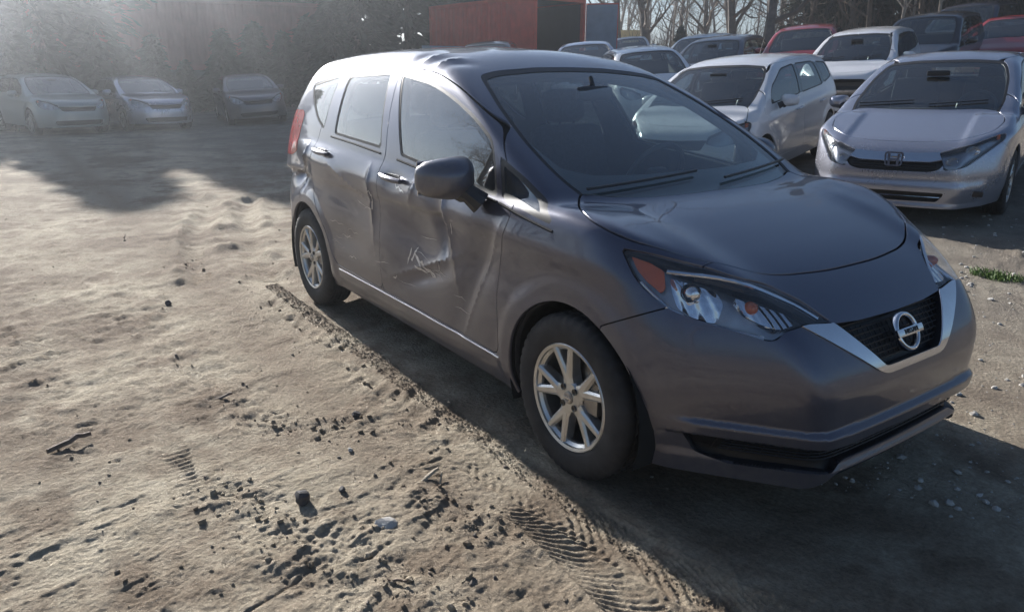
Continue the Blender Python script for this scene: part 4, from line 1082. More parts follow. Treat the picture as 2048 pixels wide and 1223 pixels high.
# ---------------------------------------------------------------- trees
M['tbark']=simple('tree_bark',(.135,.115,.10),.9,var=.35,scale=6,bmp=.4)
M['tpale']=simple('pale_bark',(.36,.31,.26),.85,var=.3,scale=6)
M['needle']=simple('needles',(.030,.048,.026),.8,var=.5,scale=1.5)
M['twig']=simple('brown_twigs',(.17,.13,.10),.9,var=.35,scale=3)
def bare_tree_mesh(seed,H=9,r0=.16,levels=4,spread=.6,lean=0,nb=(9,5,4,3),up=.25):
    rg=np.random.default_rng(seed);trunk=MB();crown=MB()
    def branch(p,d,L,r,lv):
        n=6 if lv<2 else 4;pts=[p];rad=[r];d=d.normalized()
        for i in range(n):
            j=Vector(rg.normal(size=3))*(.10 if lv==0 else .26);d=(d+j+Vector((0,0,up*(.25 if lv==0 else .5))))
            d=d.normalized();p=p+d*L/n;pts.append(p);rad.append(max(r*(1-(.75 if lv==0 else .85)*(i+1)/n),.006))
        (trunk if lv==0 else crown).tube(pts,rad,8 if lv==0 else (5 if lv==1 else 3),cap=False)
        if lv>=levels: return
        for k in range(nb[lv]):
            t=(.10 if lv==0 else .25)+(.90 if lv==0 else .72)*(k+rg.random())/nb[lv];x=t*n;i=min(int(x),n-1);q=pts[i].lerp(pts[i+1],x-i)
            dd=(pts[i+1]-pts[i]).normalized();o=dd.orthogonal().normalized();o=Matrix.Rotation(rg.random()*6.28,3,dd)@o
            nd=(dd*(.55 if lv else .6)+o*(spread+.35*rg.random()));rr=max((rad[i])*(.5 if lv==0 else .6),.006)
            branch(q,nd,L*(.52 if lv==0 else .58)*(1-.35*t)*(.7+.5*rg.random()),rr,lv+1)
    branch(Vector((0,0,-.2)),Vector((lean,0,1)),H,r0,0)
    return trunk,crown
BT=[]
for k,(H,r0,sp,nb,mt) in enumerate([(9,.17,.9,(12,6,4,3),'tbark'),(10,.15,.55,(11,5,4,2),'tbark'),(8,.22,1.0,(12,6,4,3),'tbark'),(8,.06,.6,(10,4,4,2),'tpale')]):
    a,b=bare_tree_mesh(100+k,H,r0,4,sp,nb=nb);BT.append((a.build('trunk',M[mt],None).data,b.build('crown',M['twig' if k<3 else 'tpale'],None).data))
for nm in list(bpy.data.objects):
    if nm.parent is None and nm.name.split('.')[0] in('trunk','crown'): bpy.data.objects.remove(nm)
def dirpt(px,dist):
    """ground point seen in that direction, that far from where the photographer stood"""
    d=cf+cr*((px-1024)/1455.6);d=Vector((d.x,d.y,0)).normalized();return CX[0]+d.x*dist,CX[1]+d.y*dist
def tree(k,x,y,s,rz,label,group=None):
    t=empty('bare_tree',label,'tree',(x,y,gh(x,y) if -80<x<10 else 0),rz,group);t.scale=(s,s,s)
    for nm,me in(('trunk',BT[k][0]),('crown',BT[k][1])):
        o=bpy.data.objects.new(nm,me);COL.objects.link(o);o.parent=t
    return t
spec=[(1215,44,0,1.0,'leafless tree just right of the open container door'),(1265,40,2,1.0,'thick leafless trunk right of the container, forked crown'),
(1312,46,3,1.1,'thin pale leafless tree left of the dark bush'),(1340,44,3,1.2,'thin pale leafless tree right of the dark bush'),(1372,48,0,.95,'leafless tree with a knotty crown behind the grey-blue cars'),
(1425,40,2,1.05,'broad leafless tree behind the dark grey car roof'),(1478,27,1,1.25,'tall straight leafless trunk closest behind the parked cars'),(1528,42,3,1.0,'thin pale trunk left of the red car roof'),(1560,45,0,1.0,'bare tree at the edge of the dark wood'),
(1715,33,3,1.1,'thin pale trunk in the dark wood above the white hatchback'),(1745,35,3,1.0,'second thin pale trunk in the dark wood above the white hatchback'),(1780,33,3,1.15,'leaning pale trunk in the dark wood left of the black hatchback'),
(1850,36,1,1.0,'grey bare trunk in the dark wood above the black hatchback'),(1990,34,0,1.0,'bare tree in the dark wood above the minivan'),(1640,38,1,1.0,'grey bare trunk in the dark wood above the left red car')]
for k,(px,d,kind,s,lab) in enumerate(spec):
    x,y=dirpt(px,d);tree(kind,x,y,s,k*1.7,lab)
for k,(x,y,s,kind) in enumerate([(-12.5,-9.5,.75,0),(-15.5,-12.5,.8,2),(-9.5,-12,.6,0),(9,-13,.8,0),(15,-4,.9,2)]):
    tree(kind,x,y,s,k*2.1,['bare tree across the mud lane from the grey hatchback doors','spreading bare tree farther across the mud lane','small bare tree nearest the mud lane on its far side','bare tree behind the photographer','bare tree beyond the front of the grey hatchback'][k])
# brown thicket between and behind the trunks
def thicket(name,N,pxr,dr,hr,mat,seed):
    rg=np.random.default_rng(seed);m=MB();px=pxr[0]+(pxr[1]-pxr[0])*rg.random(N);dd=dr[0]+(dr[1]-dr[0])*rg.random(N);V=[];F=[]
    P=np.array([dirpt(a,b) for a,b in zip(px,dd)]);z=base_h(P[:,0],P[:,1]);hh=hr[0]+(hr[1]-hr[0])*rg.random(N)
    for i in range(N):
        x,y=P[i];a=np.array([x,y,z[i]-.1]);nseg=4;pts=[a];d=np.array([rg.normal()*.25,rg.normal()*.25,1.]);
        for s_ in range(nseg):
            d=d+rg.normal(size=3)*.28;d[2]=abs(d[2])*.6+.5;a=a+d/np.linalg.norm(d)*hh[i]/nseg;pts.append(a)
        r=.010+.022*rg.random()**2;side=np.array([[r,0,0],[-r*.5,r*.8,0],[-r*.5,-r*.8,0]])
        o=len(V)
        for j,p in enumerate(pts):
            for q in side: V.append(p+q*(1-.8*j/nseg))
        for j in range(nseg):
            for q in range(3): F.append((o+3*j+q,o+3*j+(q+1)%3,o+3*j+3+(q+1)%3,o+3*j+3+q))
    F=np.array(F);o=npmesh(name,np.array(V),F,mat,None,None,False);tag(o,kind='stuff')
thicket('undergrowth',1500,(1190,1600),(46,60),(.8,2.2),M['twig'],1)
thicket('undergrowth',1700,(1520,2150),(33,48),(1,3.5),M['twig'],2)
BL_=[]
for k in range(3):
    a,b=bare_tree_mesh(300+k,9,.15,3,.8,nb=(11,6,4));a=a.build('trunk',M['tbark'],None);b=b.build('crown',M['twig'],None);BL_.append((a.data,b.data));bpy.data.objects.remove(a);bpy.data.objects.remove(b)
def wood(name,N,pxr,dr,mat,seed,sc=(.6,1.1)):
    rg=np.random.default_rng(seed);VV=[];FF=[];o=0
    src=[]
    for tr,cr_ in BL_:
        for me in(tr,cr_):
            v=np.empty(len(me.vertices)*3);me.vertices.foreach_get('co',v);f=np.array([list(p.vertices)[:4] if len(p.vertices)>=4 else list(p.vertices)+[p.vertices[0]] for p in me.polygons if len(p.vertices) in(3,4)]);src.append((v.reshape(-1,3),f))
    for i in range(N):
        k=rg.integers(0,3);x,y=dirpt(pxr[0]+(pxr[1]-pxr[0])*rg.random(),dr[0]+(dr[1]-dr[0])*rg.random());z=base_h(np.array([x]),np.array([y]))[0];a=rg.random()*6.28;s_=sc[0]+(sc[1]-sc[0])*rg.random()
        for v,f in src[2*k:2*k+2]:
            w_=v*s_;VV.append(np.stack([w_[:,0]*math.cos(a)-w_[:,1]*math.sin(a)+x,w_[:,0]*math.sin(a)+w_[:,1]*math.cos(a)+y,w_[:,2]+z-.1],1));FF.append(f+o);o+=len(v)
    ob=npmesh(name,np.concatenate(VV),np.concatenate(FF),mat,None,None,False);tag(ob,kind='stuff')
wood('far_wood',32,(1180,1640),(48,75),M['twig'],5)
wood('far_wood',34,(1520,2200),(34,52),M['twig'],6,(.5,.9))
# evergreens: trunk, drooping tiers of needle clumps
def spruce_mesh(seed,H,Rb,dens=1.0):
    rg=np.random.default_rng(seed);V=[];F=[];z=.5
    N=int(2600*dens)
    t=rg.random(N)**.8;zz=.4+(H-.4)*t;R=Rb*(1-t)**.8*(.55+.45*np.sin(zz*3.1+rg.random(N)*.9)**2)+.15;a=rg.random(N)*6.28;lump=.8+.35*np.sin(a*3+zz*1.3+seed)
    rr=R*lump*(.35+.65*rg.random(N)**.5);x,y=rr*np.cos(a),rr*np.sin(a);zz=zz-.28*rr
    s=.16+.30*rg.random(N)
    for i in range(N):
        c=np.array([x[i],y[i],zz[i]]);out=np.array([math.cos(a[i]),math.sin(a[i]),-.35+.3*rg.normal()]);out/=np.linalg.norm(out);sd=np.cross(out,[0,0,1])+.4*rg.normal(size=3);sd/=np.linalg.norm(sd)
        for k in range(3):
            o=len(V);sd2=sd+.8*rg.normal(size=3);sd2/=np.linalg.norm(sd2);L=s[i]*(1.2+.6*rg.random());w_=s[i]*.28
            c2=c+rg.normal(size=3)*.10
            V+= [c2-out*L*.5,c2+sd2*w_,c2+out*L*.6,c2-sd2*w_];F.append((o,o+1,o+2,o+3))
    return np.array(V),np.array(F)
SP=[]
for k,(H,Rb,dn) in enumerate([(9.0,2.7,1.2),(7.5,2.6,1.0),(5.2,2.3,.7)]):
    V,F=spruce_mesh(k+1,H,Rb,dn);o=npmesh('crown',V,F,M['needle'],None,None,False);m=MB();m.tube([(0,0,-.3),(.05,0,H*.5),(0,0,H*.95)],[.20,.13,.03],8);tr=m.build('trunk',M['tbark'],None);SP.append((tr.data,o.data));bpy.data.objects.remove(o);bpy.data.objects.remove(tr)
def spruce(k,x,y,s,rz,label):
    t=empty('spruce',label,'tree',(x,y,float(base_h(np.array([float(x)]),np.array([float(y)]))[0])),rz);t.scale=(s,s,s)
    for nm,me in(('trunk',SP[k][0]),('crown',SP[k][1])):
        o=bpy.data.objects.new(nm,me);COL.objects.link(o);o.parent=t
L_=[(700,27,2,.62,'low dark bush left of the grey hatchback roof'),(330,31,2,.42,'low dark bush before the left end of the dark trailer'),(430,32,2,.36,'low dark bush before the middle of the dark trailer'),(610,30,2,.50,'low dark bush before the right end of the dark trailer'),(270,31.5,2,.50,'dark bush at the far left end of the dark trailer'),(375,31,2,.52,'dark bush hiding the wheels at the left of the trailer'),(500,31.5,2,.55,'dark bush behind the roof of the third hazy car'),(560,31,2,.58,'dark bush right behind the third hazy car'),(655,30,2,.58,'dark bush before the right corner of the hazy red container'),(745,31,0,.95,'dark evergreen above the roof of the grey hatchback'),(835,33,0,.95,'dark evergreen reaching over the red container'),(930,36,0,1.15,'evergreen directly behind the red container'),(1040,40,0,1.1,'evergreen behind the open container doors'),(110,24.5,2,.55,'dark bush between the two leftmost hazy cars'),(5,26,2,.8,'dark bush at the left edge beside the leftmost hazy car'),
 (1610,40,0,1.1,'dark evergreen right of the straight bare trunk'),(1690,42,0,1.2,'dark evergreen above the left red car'),(1800,41,0,1.1,'dark evergreen above the black hatchback'),(1900,40,0,1.2,'dark evergreen left of the minivan'),(2010,40,0,1.1,'dark evergreen above the minivan'),(2110,38,0,1.1,'dark evergreen past the right edge'),(1325,43,2,.30,'low dark bush between two thin pale trees')]
for k,(px,d,kind,s,lab) in enumerate(L_):
    x,y=dirpt(px,d);spruce(kind,x,y,s,k*1.3,lab)
row=[(-28.5,-6.2,1.0),(-29.5,-4.2,.85),(-30,-2.3,.78),(-30.5,-.4,.98),(-31,1.5,1.05),(-34.5,3.6,1.22),(-35.5,5.8,1.22),(-36,8.0,1.25),(-36.5,10.2,1.25),(-37,12.6,1.2)]
rl=['outer left','shorter left','shortest','fourth','fifth','sixth','seventh','eighth','ninth','last']
for k,(x,y,s) in enumerate(row): spruce(k%2 if k>1 else 1,x,y,s if k%2==0 or k<2 else s*1.2,k*2.3,'dark evergreen in the hazy row, %s one counted from the left edge'%(['first','second','third','fourth','fifth','sixth','seventh','eighth','ninth','tenth'][k]))
# the low sun-lit yellow trailer far behind the container
x,y=dirpt(1225,52)
yt=empty('trailer','pale yellow low trailer far behind, right of the container door','trailer',(x,y,gh(x,y)+.2),R_(50))
M['yellow']=simple('pale_yellow',(.75,.62,.30),.6,var=.15,scale=3)
m=MB();m.box((0,0,.9),(2.0,4.2,.55));m.build('bed',M['yellow'],yt,smooth=False)
for yy in(-1.4,1.2):
    for xx in(-.9,.9): m=MB();m.lathe([(0,.08),(.35,.08),(.38,.0),(.35,-.08),(0,-.08)],18,(xx,yy,.38),'x');m.build('tyre',M['tyre'],yt)
# ---------------------------------------------------------------- haze volume added to imitate the veiling glare of the low sun
hm=bpy.data.materials.new('haze');hm.use_nodes=True;ht=hm.node_tree;ht.nodes.remove(ht.nodes['Principled BSDF'])
pv=ht.nodes.new('ShaderNodeVolumePrincipled');pv.inputs['Color'].default_value=(.86,.92,1,1);pv.inputs['Density'].default_value=.0044;pv.inputs['Anisotropy'].default_value=.86
ht.links.new(pv.outputs[0],ht.nodes['Material Output'].inputs['Volume'])
m=MB();m.box((0,0,8.5),(620,620,21));hz_=m.build('haze',hm,None,smooth=False);tag(hz_,kind='stuff')
# ---------------------------------------------------------------- the other cars
M['silver']=paint('silver_paint',(.42,.43,.50),met=.72,rough=.25,dust=.22)
M['white']=paint('white_paint',(.78,.78,.80),met=0,rough=.33,dust=.30)
M['white2']=paint('white_paint_dusty',(.66,.67,.70),met=0,rough=.42,dust=.6)
M['blackp']=paint('black_paint',(.020,.020,.028),met=.3,rough=.3,dust=.35)
M['navy']=paint('dark_blue_paint',(.030,.033,.060),met=.3,rough=.3,dust=.4)
M['redp']=paint('red_paint',(.36,.018,.022),met=.2,rough=.3,dust=.35)
M['dgrey']=paint('charcoal_paint',(.10,.10,.125),met=.5,rough=.35,dust=.5)
M['lblue']=paint('pale_blue_paint',(.36,.42,.48),met=.5,rough=.35,dust=.5)
M['greeny']=paint('grey_green_paint',(.34,.38,.36),met=.4,rough=.4,dust=.6)
def mkP(h,w,nose,wsb,wst,tail,belt=.98,cowl=1.0,wb=2.55,sedan=False,hoodz=.80,bulge=None):
    k=w/.845
    P=dict(W=[(.12,.91*w),(.22,.955*w),(.35,.985*w),(.6,w),(.8,.993*w),(belt-.05,.965*w),(belt+.05,.93*w),(belt+.2,.90*w)],
     G=[(belt-.12,.965*w),(belt,.94*w),(belt+.12,.90*w),(belt+.24,.855*w),(h-.14,.775*w),(h-.06,.715*w),(h+.06,.62*w)],
     hood=[(tail-.3,belt+(.10 if sedan else .0)),(tail+(1.0 if sedan else .5),belt+(.12 if sedan else .02)),(wsb-1.2,belt+.0),(wsb-.2,cowl-.02),(wsb+.1,cowl-.035),(nose-.55,hoodz+.075),(nose-.25,hoodz),(nose-.12,hoodz-.065),(nose-.02,hoodz-.17),(nose+.1,hoodz-.35)],
     roof=([(tail+.3,h-.45),(tail+.95,h-.19),(tail+1.45,h-.055)] if sedan else [(tail-.1,h-.13),(tail+.45,h-.05)])+[((wst+tail)/2,h),(wst-.45,h-.012),(wst,h-.07),(wst+.35,h-.18)],
     ws=[(.7,wsb+.45),(cowl,wsb+.03),(h-.09,wst),(h+.08,wst-.38)],
     rw=([(belt+.05,tail+.62),(h-.10,tail+1.22),(h,tail+1.5)] if sedan else [(.8,tail+.04),(belt+.05,tail+.10),(h-.14,tail+.34),(h,tail+.52)]),
     nose=[(.1,nose-.06),(.2,nose-.02),(.33,nose),(.50,nose-.005),(.60,nose-.02),(.70,nose-.05),(.8,nose-.10)],
     tail=[(.2,tail+.09),(.4,tail),(.65,tail+.01),(.85,tail+.05),(1.05,tail+.08)],
     taper=[(tail-.1,.10),(tail+.45,.02),(tail+1,0),(-.4,0),(.2,.008),(nose,.08)],
     axles=(0,-wb),wr=.31,bev=[(.1,nose+.50*k),(.3,nose+.62*k),(.5,nose+.63*k),(.65,nose+.58*k),(.8,nose+.50*k),(1,nose+.38*k)],bslope=1.3,fq=.14,kb=.12,
     khs=.10,kn=.09,kr=.12,rcrown=.12,wq=.17,gfl=.82,ztop=h+.08)
    P['side']=lambda x,y,z:.010*gauss(z-(.80-.05*x*(x<0)),.035)-.012*gauss(z-(.62-.04*x),.08)+(bulge(x,y,z) if bulge else 0)
    P['dims']=(h,w,nose,wsb,wst,tail,belt,cowl,wb,sedan)
    return P
def std_regions(P,detail=2,hl=None,gr=None,lo=None,tail_=True,side_mat=None):
    h,w,nose,wsb,wst,tl,belt,cowl,wb,sedan=P['dims'];xw=lambda z:wsb+.03+(z-cowl)*(wst-wsb-.03)/(h-.09-cowl);sg=side_mat or M['glass_side']
    zt=h-.125;xB=wsb-1.38;xC=max(tl+(1.15 if sedan else .85),-wb-.02);R=[]
    if detail>1: R.append(dict(name='hood',prj='xY',poly=rnd([(wsb+.03,-.3),(wsb+.02,.3*w),(wsb-.03,.60*w),(wsb-.02,.76*w),(wsb+.25,.86*w),(nose-.48,.80*w),(nose-.30,.60*w),(nose-.235,.3*w),(nose-.22,-.3)],.08),kind='panel',z=(.66,1.15),sides=0,gap=.004))
    R.append(dict(name='windshield',prj='Yz',poly=rnd([(-.3,.80),(-.3,h-.080),(.3*w,h-.083),(.60*w,h-.105),(.655*w,h-.14),(.73*w,(h+cowl)/2),(.775*w,cowl+.06),(.76*w,cowl-.01),(.70*w,.80)],[0,0,.05,.03,.03,.1,.04,.03,0]),kind='glass',x=(wst-.5,wsb+.035),ring=.022,sides=0,mat=M['glass']))
    xf=xw(belt+.06)-.36
    A=[(xf,belt+.030),(min(xf+.02,xw(belt+.14)-.22),belt+.13),(xw((belt+zt)/2)-.19,(belt+zt)/2+.02),(xw(zt)-.22,zt-.015),(xB-.02,zt+.01),(xB+.02,belt+.055)]
    R.append(dict(name='door_glass',prj='xz',poly=rnd(A,[.02,.06,.1,.10,.02,.02]),kind='glass',Y=(.35,1.2),mat=sg))
    B=[(xB-.07,belt+.058),(xB-.11,zt+.01),(xC+.12,zt-.005),(xC,belt+.085)]
    R.append(dict(name='door_glass',prj='xz',poly=rnd(B,[.02,.02,.08,.03]),kind='glass',Y=(.35,1.2),mat=sg))
    if not sedan: R.append(dict(name='quarter_glass',prj='xz',poly=rnd([(xC-.09,belt+.095),(xC+.03,zt-.015),(tl+.52,zt-.05),(tl+.42,belt+.16)],.04),kind='glass',Y=(.35,1.2),mat=sg))
    R.append(dict(name='window_frame',prj='xz',poly=rnd([(A[0][0]-.03,belt+.040),(xw(belt+.14)-.30,belt+.16),(xw(zt)-.30,zt-.03),(xB,zt-.004),(xC+.15,zt-.018),(tl+(.9 if sedan else .60),zt-.06),(tl+(.75 if sedan else .5),belt+.17),(xC,belt+.092),(xB,belt+.062)],.03),kind='dlo',Y=(.35,1.2)))
    R.append(dict(name='rear_window',prj='Yz',poly=rnd([(-.3,belt+.12),(-.3,h-.10),(.52*w,h-.13),(.66*w,belt+.14)],.03),kind='glass',x=(tl-.2,tl+1.3),sides=0))
    if detail>1:
        R.append(dict(name='front_door',prj='xz',poly=rnd([(xw(belt)-.22,belt),(xw((belt+zt)/2)-.12,(belt+zt)/2+.05),(xw(zt)-.18,zt+.04),(xB-.06,zt+.05),(xB-.04,belt),(xB-.05,.34),(xf+.10,.33),(xf+.12,.6)],[.05,.1,.1,.02,.02,.05,.05,.05]),kind='panel',Y=(.4,1.2)))
        R.append(dict(name='rear_door',prj='xz',poly=rnd([(xB-.04,belt),(xB-.06,zt+.05),(xC+.05,zt+.03),(xC-.09,belt+.02),(xC-.12,.86),(-wb+.36,.55),(-wb+.40,.34),(xB-.05,.34)],.05),kind='panel',Y=(.4,1.2)))
    hl=hl or [(-.33,.80),(-.30,.845),(-.02,.80),(.20,.72),(.24,.64),(.10,.60),(-.10,.62),(-.27,.70)]
    R.append(dict(name='headlight',prj='sz',poly=rnd([(s_+(nose-.80-(w-.845))/1.414,z) for s_,z in hl],.02),kind='lamp',Y=(.25,1.2),x=(nose-.95,nose+.1)))
    for nm,pl,mt,dp in gr or [('grille',[(-.3,.56),(.36,.57),(.42,.68),(-.3,.66)],M['mesh'],.04)]: R.append(dict(name=nm,prj='Yz',poly=rnd(pl,.012),kind='insert' if dp>0 else 'trim',x=(nose-.7,nose+.1),mat=mt,depth=max(dp,.01),sides=0,wmat=M['black'],off=-.006))
    for nm,pl,mt,dp in lo if lo is not None else [('lower_grille',[(-.3,.24),(.50,.25),(.56,.36),(-.3,.36)],M['mesh'],.05)]: R.append(dict(name=nm,prj='Yz',poly=rnd(pl,.012),kind='insert',x=(nose-.6,nose+.1),mat=mt,depth=dp,sides=0,wmat=M['black']))
    R.append(dict(name='tail_light',prj='xz',poly=[(tl-.2,.80),(tl+.22,.82),(tl+.26,1.02),(tl-.2,1.08)],kind='trim',Y=(.45,1.2),mat=M['red_lens']))
    if detail>1: R.append(dict(name='front_bumper',prj='xz',poly=[(.30,-.1),(.30,.60),(nose-.50,.70),(nose-.40,.78),(nose-.3,1.3),(nose+.5,1.3),(nose+.5,-.1)],kind='panel',sides=0,gap=.0025))
    return R
def place(t,x,y,yaw,z=None):
    c,s=math.cos(yaw),math.sin(yaw);pts=[];f0=np.array([[0,.72],[0,-.72],[-2.55,.72],[-2.55,-.72]])
    for a,b in f0: pts.append((x+c*a-s*b,y+s*a+c*b))
    hh=[gh(*p) for p in pts];px=((hh[0]+hh[1])-(hh[2]+hh[3]))/2/2.55;py=((hh[0]+hh[2])-(hh[1]+hh[3]))/2/1.44
    z0=(hh[0]+hh[1])/2 if z is None else z
    ex=Vector((c,s,px)).normalized();ey=Vector((-s,c,py));ez=ex.cross(ey).normalized();ey=ez.cross(ex)
    t.location=(x,y,z0);t.rotation_euler=Matrix(((ex.x,ey.x,ez.x),(ex.y,ey.y,ez.y),(ex.z,ey.z,ez.z))).to_euler()
def far_wheel(parent,loc,sgn,cache={}):
    w_=bpy.data.objects.new('wheel',None);COL.objects.link(w_);w_.parent=parent;w_.location=loc;w_.rotation_euler=(0,0,0 if sgn<0 else math.pi)
    if not cache:
        m=MB();m.lathe([(.19,-.07),(.20,-.092),(.29,-.095),(.31,-.07),(.31,.07),(.29,.095),(.19,.09)],36);cache['tyre']=m.build('tyre',M['tyre'],w_)
        m=MB()
        for k in range(7):
            a=2*math.pi*k/7;c,s=math.cos(a),math.sin(a);r_=Matrix.Rotation(-a,3,'Y');m.box((.11*c,-.072,.11*s),(.19,.02,.045),r_)
        m.lathe([(.205,-.085),(.19,-.07),(.185,-.03),(.185,.05)],36);m.lathe([(0,-.085),(.045,-.082),(.05,-.06)],20);m.lathe([(0,-.02),(.185,-.02)],24);cache['rim']=m.build('rim',M['alloy'],w_)
    else:
        for o in cache.values(): c=o.copy();COL.objects.link(c);c.parent=w_
def car(name,label,cat,P,mp,x,y,yaw,h=.045,detail=1,regs=None,group=None,seats=False,dz=0):
    t=empty(name,label,cat,group=group);R=regs or std_regions(P,detail);tl=P['dims'][5];nose=P['dims'][2];w=P['dims'][1];wsb=P['dims'][3];belt=P['dims'][6];wb=P['dims'][8];hh=P['dims'][0]
    out,f,V,T=body(t,P,h,R,mp,[(tl,.27),(-wb,.21),(0,.20),(nose,.20)],liner=True)
    lens=out.get('headlight',[])
    hp=[r for r in R if r['name']=='headlight'][0]
    os=offset_region('lamp_housing',hp['poly'],'sz',f,V,T,M['hl_body'],t,.055,0,(.25,1.2),(nose-.95,nose+.1))
    for k,o in enumerate(os): o.parent=lens[k] if k<len(lens) else t
    # lamp bowls
    for k,l in enumerate(lens):
        me=l.data;v=np.empty(len(me.vertices)*3);me.vertices.foreach_get('co',v);v=v.reshape(-1,3);c=v.mean(0);sg=1 if c[1]>0 else -1
        q=v[np.argsort(v[:,0])];inn=q[-len(q)//3:].mean(0);mid=q[len(q)//3:2*len(q)//3].mean(0);n=Vector((.88,sg*.42,.08)).normalized()
        for p,r_ in((mid,.055),(inn,.048)): reflector(l,Vector(p)-n*.018,n,r_,.035,0,16,(1.1,.75))
        am=q[:max(3,len(q)//7)].mean(0);m=MB();m.rbox(Vector(am)-Vector((.3,sg*.9,0))*.03,(.07,.03,.05),.012,4);m.build('turn_signal',M['amber'],l)
    ww=far_wheel if detail<2 else wheel
    for sg in(-1,1):
        for cx in(0,-wb):
            m=MB();V2=[];n=14
            for i in range(n+1):
                a=math.pi*(-.1+1.2*i/n)
                for yy in(w-.03,w-.33): V2.append((cx+.368*math.cos(a),sg*yy,.31+.368*math.sin(a)))
            m.add(V2,[(2*i,2*i+1,2*i+3,2*i+2) for i in range(n)]+[tuple(2*i+1 for i in range(n+1))]);m.build('wheel_well',M['dark_under'],t);ww(t,(cx,sg*(w-.105),.3105),sg)
        mirror(t,sg,Vector((wsb-.52,sg*(w+.08),belt+.055)),mp,.92,Vector((.05,-sg*.10,-.055)))
        if detail>1:
            for xx in(wsb-1.28,wsb-2.2):
                m=MB();zc=belt-.10;m.tube([onsurf(xx,zc,sg,-.01,f),onsurf(xx+.02,zc,sg,.028,f),onsurf(xx+.17,zc-.008,sg,.028,f),onsurf(xx+.19,zc-.01,sg,-.01,f)],.012,6);m.build('door_handle',mp,t)
    m=MB();m.box(((nose+tl)/2,0,.25),(nose-tl-1.5,1.2,.05));m.box((-wb/2,0,.25),(wb-.85,1.6,.05));m.build('floor_pan',M['dark_under'],t)
    m=MB();m.rbox((wsb-.45,0,belt-.14),(.55,w*1.62,.26),.08,5);m.build('dashboard',M['inner'],t)
    if seats:
        for yy in(-.37,.37):
            m=MB();rt=Euler((0,R_(-17),0)).to_matrix();m.rbox((wsb-1.45,yy,.82),(.15,.50,.66),.06,5,rot=rt);m.build('seat_back',M['seat'],t);m=MB();m.rbox((wsb-1.56,yy,hh-.27),(.10,.26,.18),.045,5,rot=rt);m.build('headrest',M['seat'],t)
        m=MB();m.tube([(wsb-.78-.17*math.cos(a)*.4,.37+.18*math.sin(a),belt-.02+.17*math.cos(a)*.9) for a in np.linspace(0,2*math.pi,25)],.014,6,cap=False);m.build('steering_wheel',M['black'],t)
        m=MB();m.rbox((wsb-.62,0,hh-.19),(.03,.22,.06),.015,4);m.build('rear_view_mirror',M['black'],t)
    else:
        m=MB();m.rbox((wsb-1.6,0,.85),(.15,1.2,.70),.06,5)
        m.build('seats',M['seat'],t)
    if detail>1:
        for ya,yb in((.05,.52*w/.84),(-.62,-.1)):
            pts=[]
            for u in np.linspace(0,1,7):
                yy=ya+(yb-ya)*u;z=P['dims'][7]+.03+.03*u;a,b=-1.4,.5
                for _ in range(22):
                    mm=(a+b)/2
                    if f(np.array([mm]),np.array([yy]),np.array([z]))[0]<0:a=mm
                    else:b=mm
                pts.append(Vector((a+.008,yy,z+.012)))
            m=MB();m.tube(pts,.007,6);m.build('wiper',M['black'],t)
    place(t,x,y,yaw);t.location.z+=dz
    return t,f,out
# silver sedan
CP=mkP(1.45,.88,.90,-.10,-1.05,-3.5,.92,.97,2.67,True,.775)
CP.update(fq=.10,kb=.09);CP['bev']=[(a,b+.05) for a,b in CP['bev']]
CP['hoodf']=lambda x,Y:.016*sstep(.46,.54,Y)*sstep(-.2,.1,x)*sstep(.8,.5,x)+.02*gauss(Y,.2)*0
CP['ledge']=lambda z:.016*sstep(.46,.38,z)+.02*sstep(.26,.20,z)
cgr=[('grille_bar',[(-.3,.608),(.30,.616),(.40,.640),(.455,.665),(.44,.700),(.2,.682),(-.3,.676)],M['chrome'],0),('grille',[(-.3,.525),(.30,.528),(.38,.550),(.45,.645),(.40,.636),(.30,.613),(-.3,.606)],M['mesh'],.03)]
clo=[('lower_grille',[(-.3,.255),(.40,.26),(.46,.345),(-.3,.35)],M['mesh'],.05)]
chl=[(.275,.545),(.262,.690),(.10,.738),(-.10,.785),(-.28,.820),(-.345,.823),(-.31,.775),(-.10,.680),(.10,.585)]
sil,cf_,co_=car('sedan','silver sedan facing the camera behind the grey hatchback hood','car',CP,M['silver'],-1.99,5.38,R_(-73.8),.026,2,std_regions(CP,2,chl,cgr,clo),seats=True)
p=onfront(0,.628,.018,cf_);em=bpy.data.objects.new('emblem',None);COL.objects.link(em);em.parent=sil;em.location=p;em.rotation_euler=(0,R_(-8),0)
def ringpoly(a,b,r,n=8): 
    return rnd([(-a,-b*.92),(a,-b*.92),(a*1.12,b),(-a*1.12,b)],r,n)
m=MB();o_=ringpoly(.074,.068,.032);i_=ringpoly(.060,.056,.024);n=len(o_);V=[(0,q[0],q[1]) for q in o_]+[(0,q[0],q[1]) for q in i_]+[(.012,q[0],q[1]) for q in o_]+[(.012,q[0],q[1]) for q in i_]
F=[]
for i in range(n):
    j=(i+1)%n;F+=[(2*n+i,2*n+j,3*n+j,3*n+i),(i,j,2*n+j,2*n+i),(n+i,3*n+i,3*n+j,n+j)]
m.add(V,F);m.build('emblem_ring',M['chrome'],em,angle=40)
m=MB()
for s_ in(-1,1): m.prism([(s_*.026,-.050),(s_*.046,-.050),(s_*.054,.052),(s_*.031,.052)],0,.014,0)
m.box((.006,0,-.001),(.0125,.062,.020));m.build('emblem_letter',M['chrome'],em,smooth=False)
m=MB();m.tube([onfront(yy,.302,-.012,cf_) for yy in np.linspace(-.42,.42,17)],.006,6);m.build('lower_grille_bar',M['chrome'],sil)
for z in(.545,.567,.589): m=MB();m.tube([onfront(yy,z,-.016,cf_) for yy in np.linspace(-.36,.36,17)],.0035,5);m.build('grille_slat',M['gloss_black'],sil)
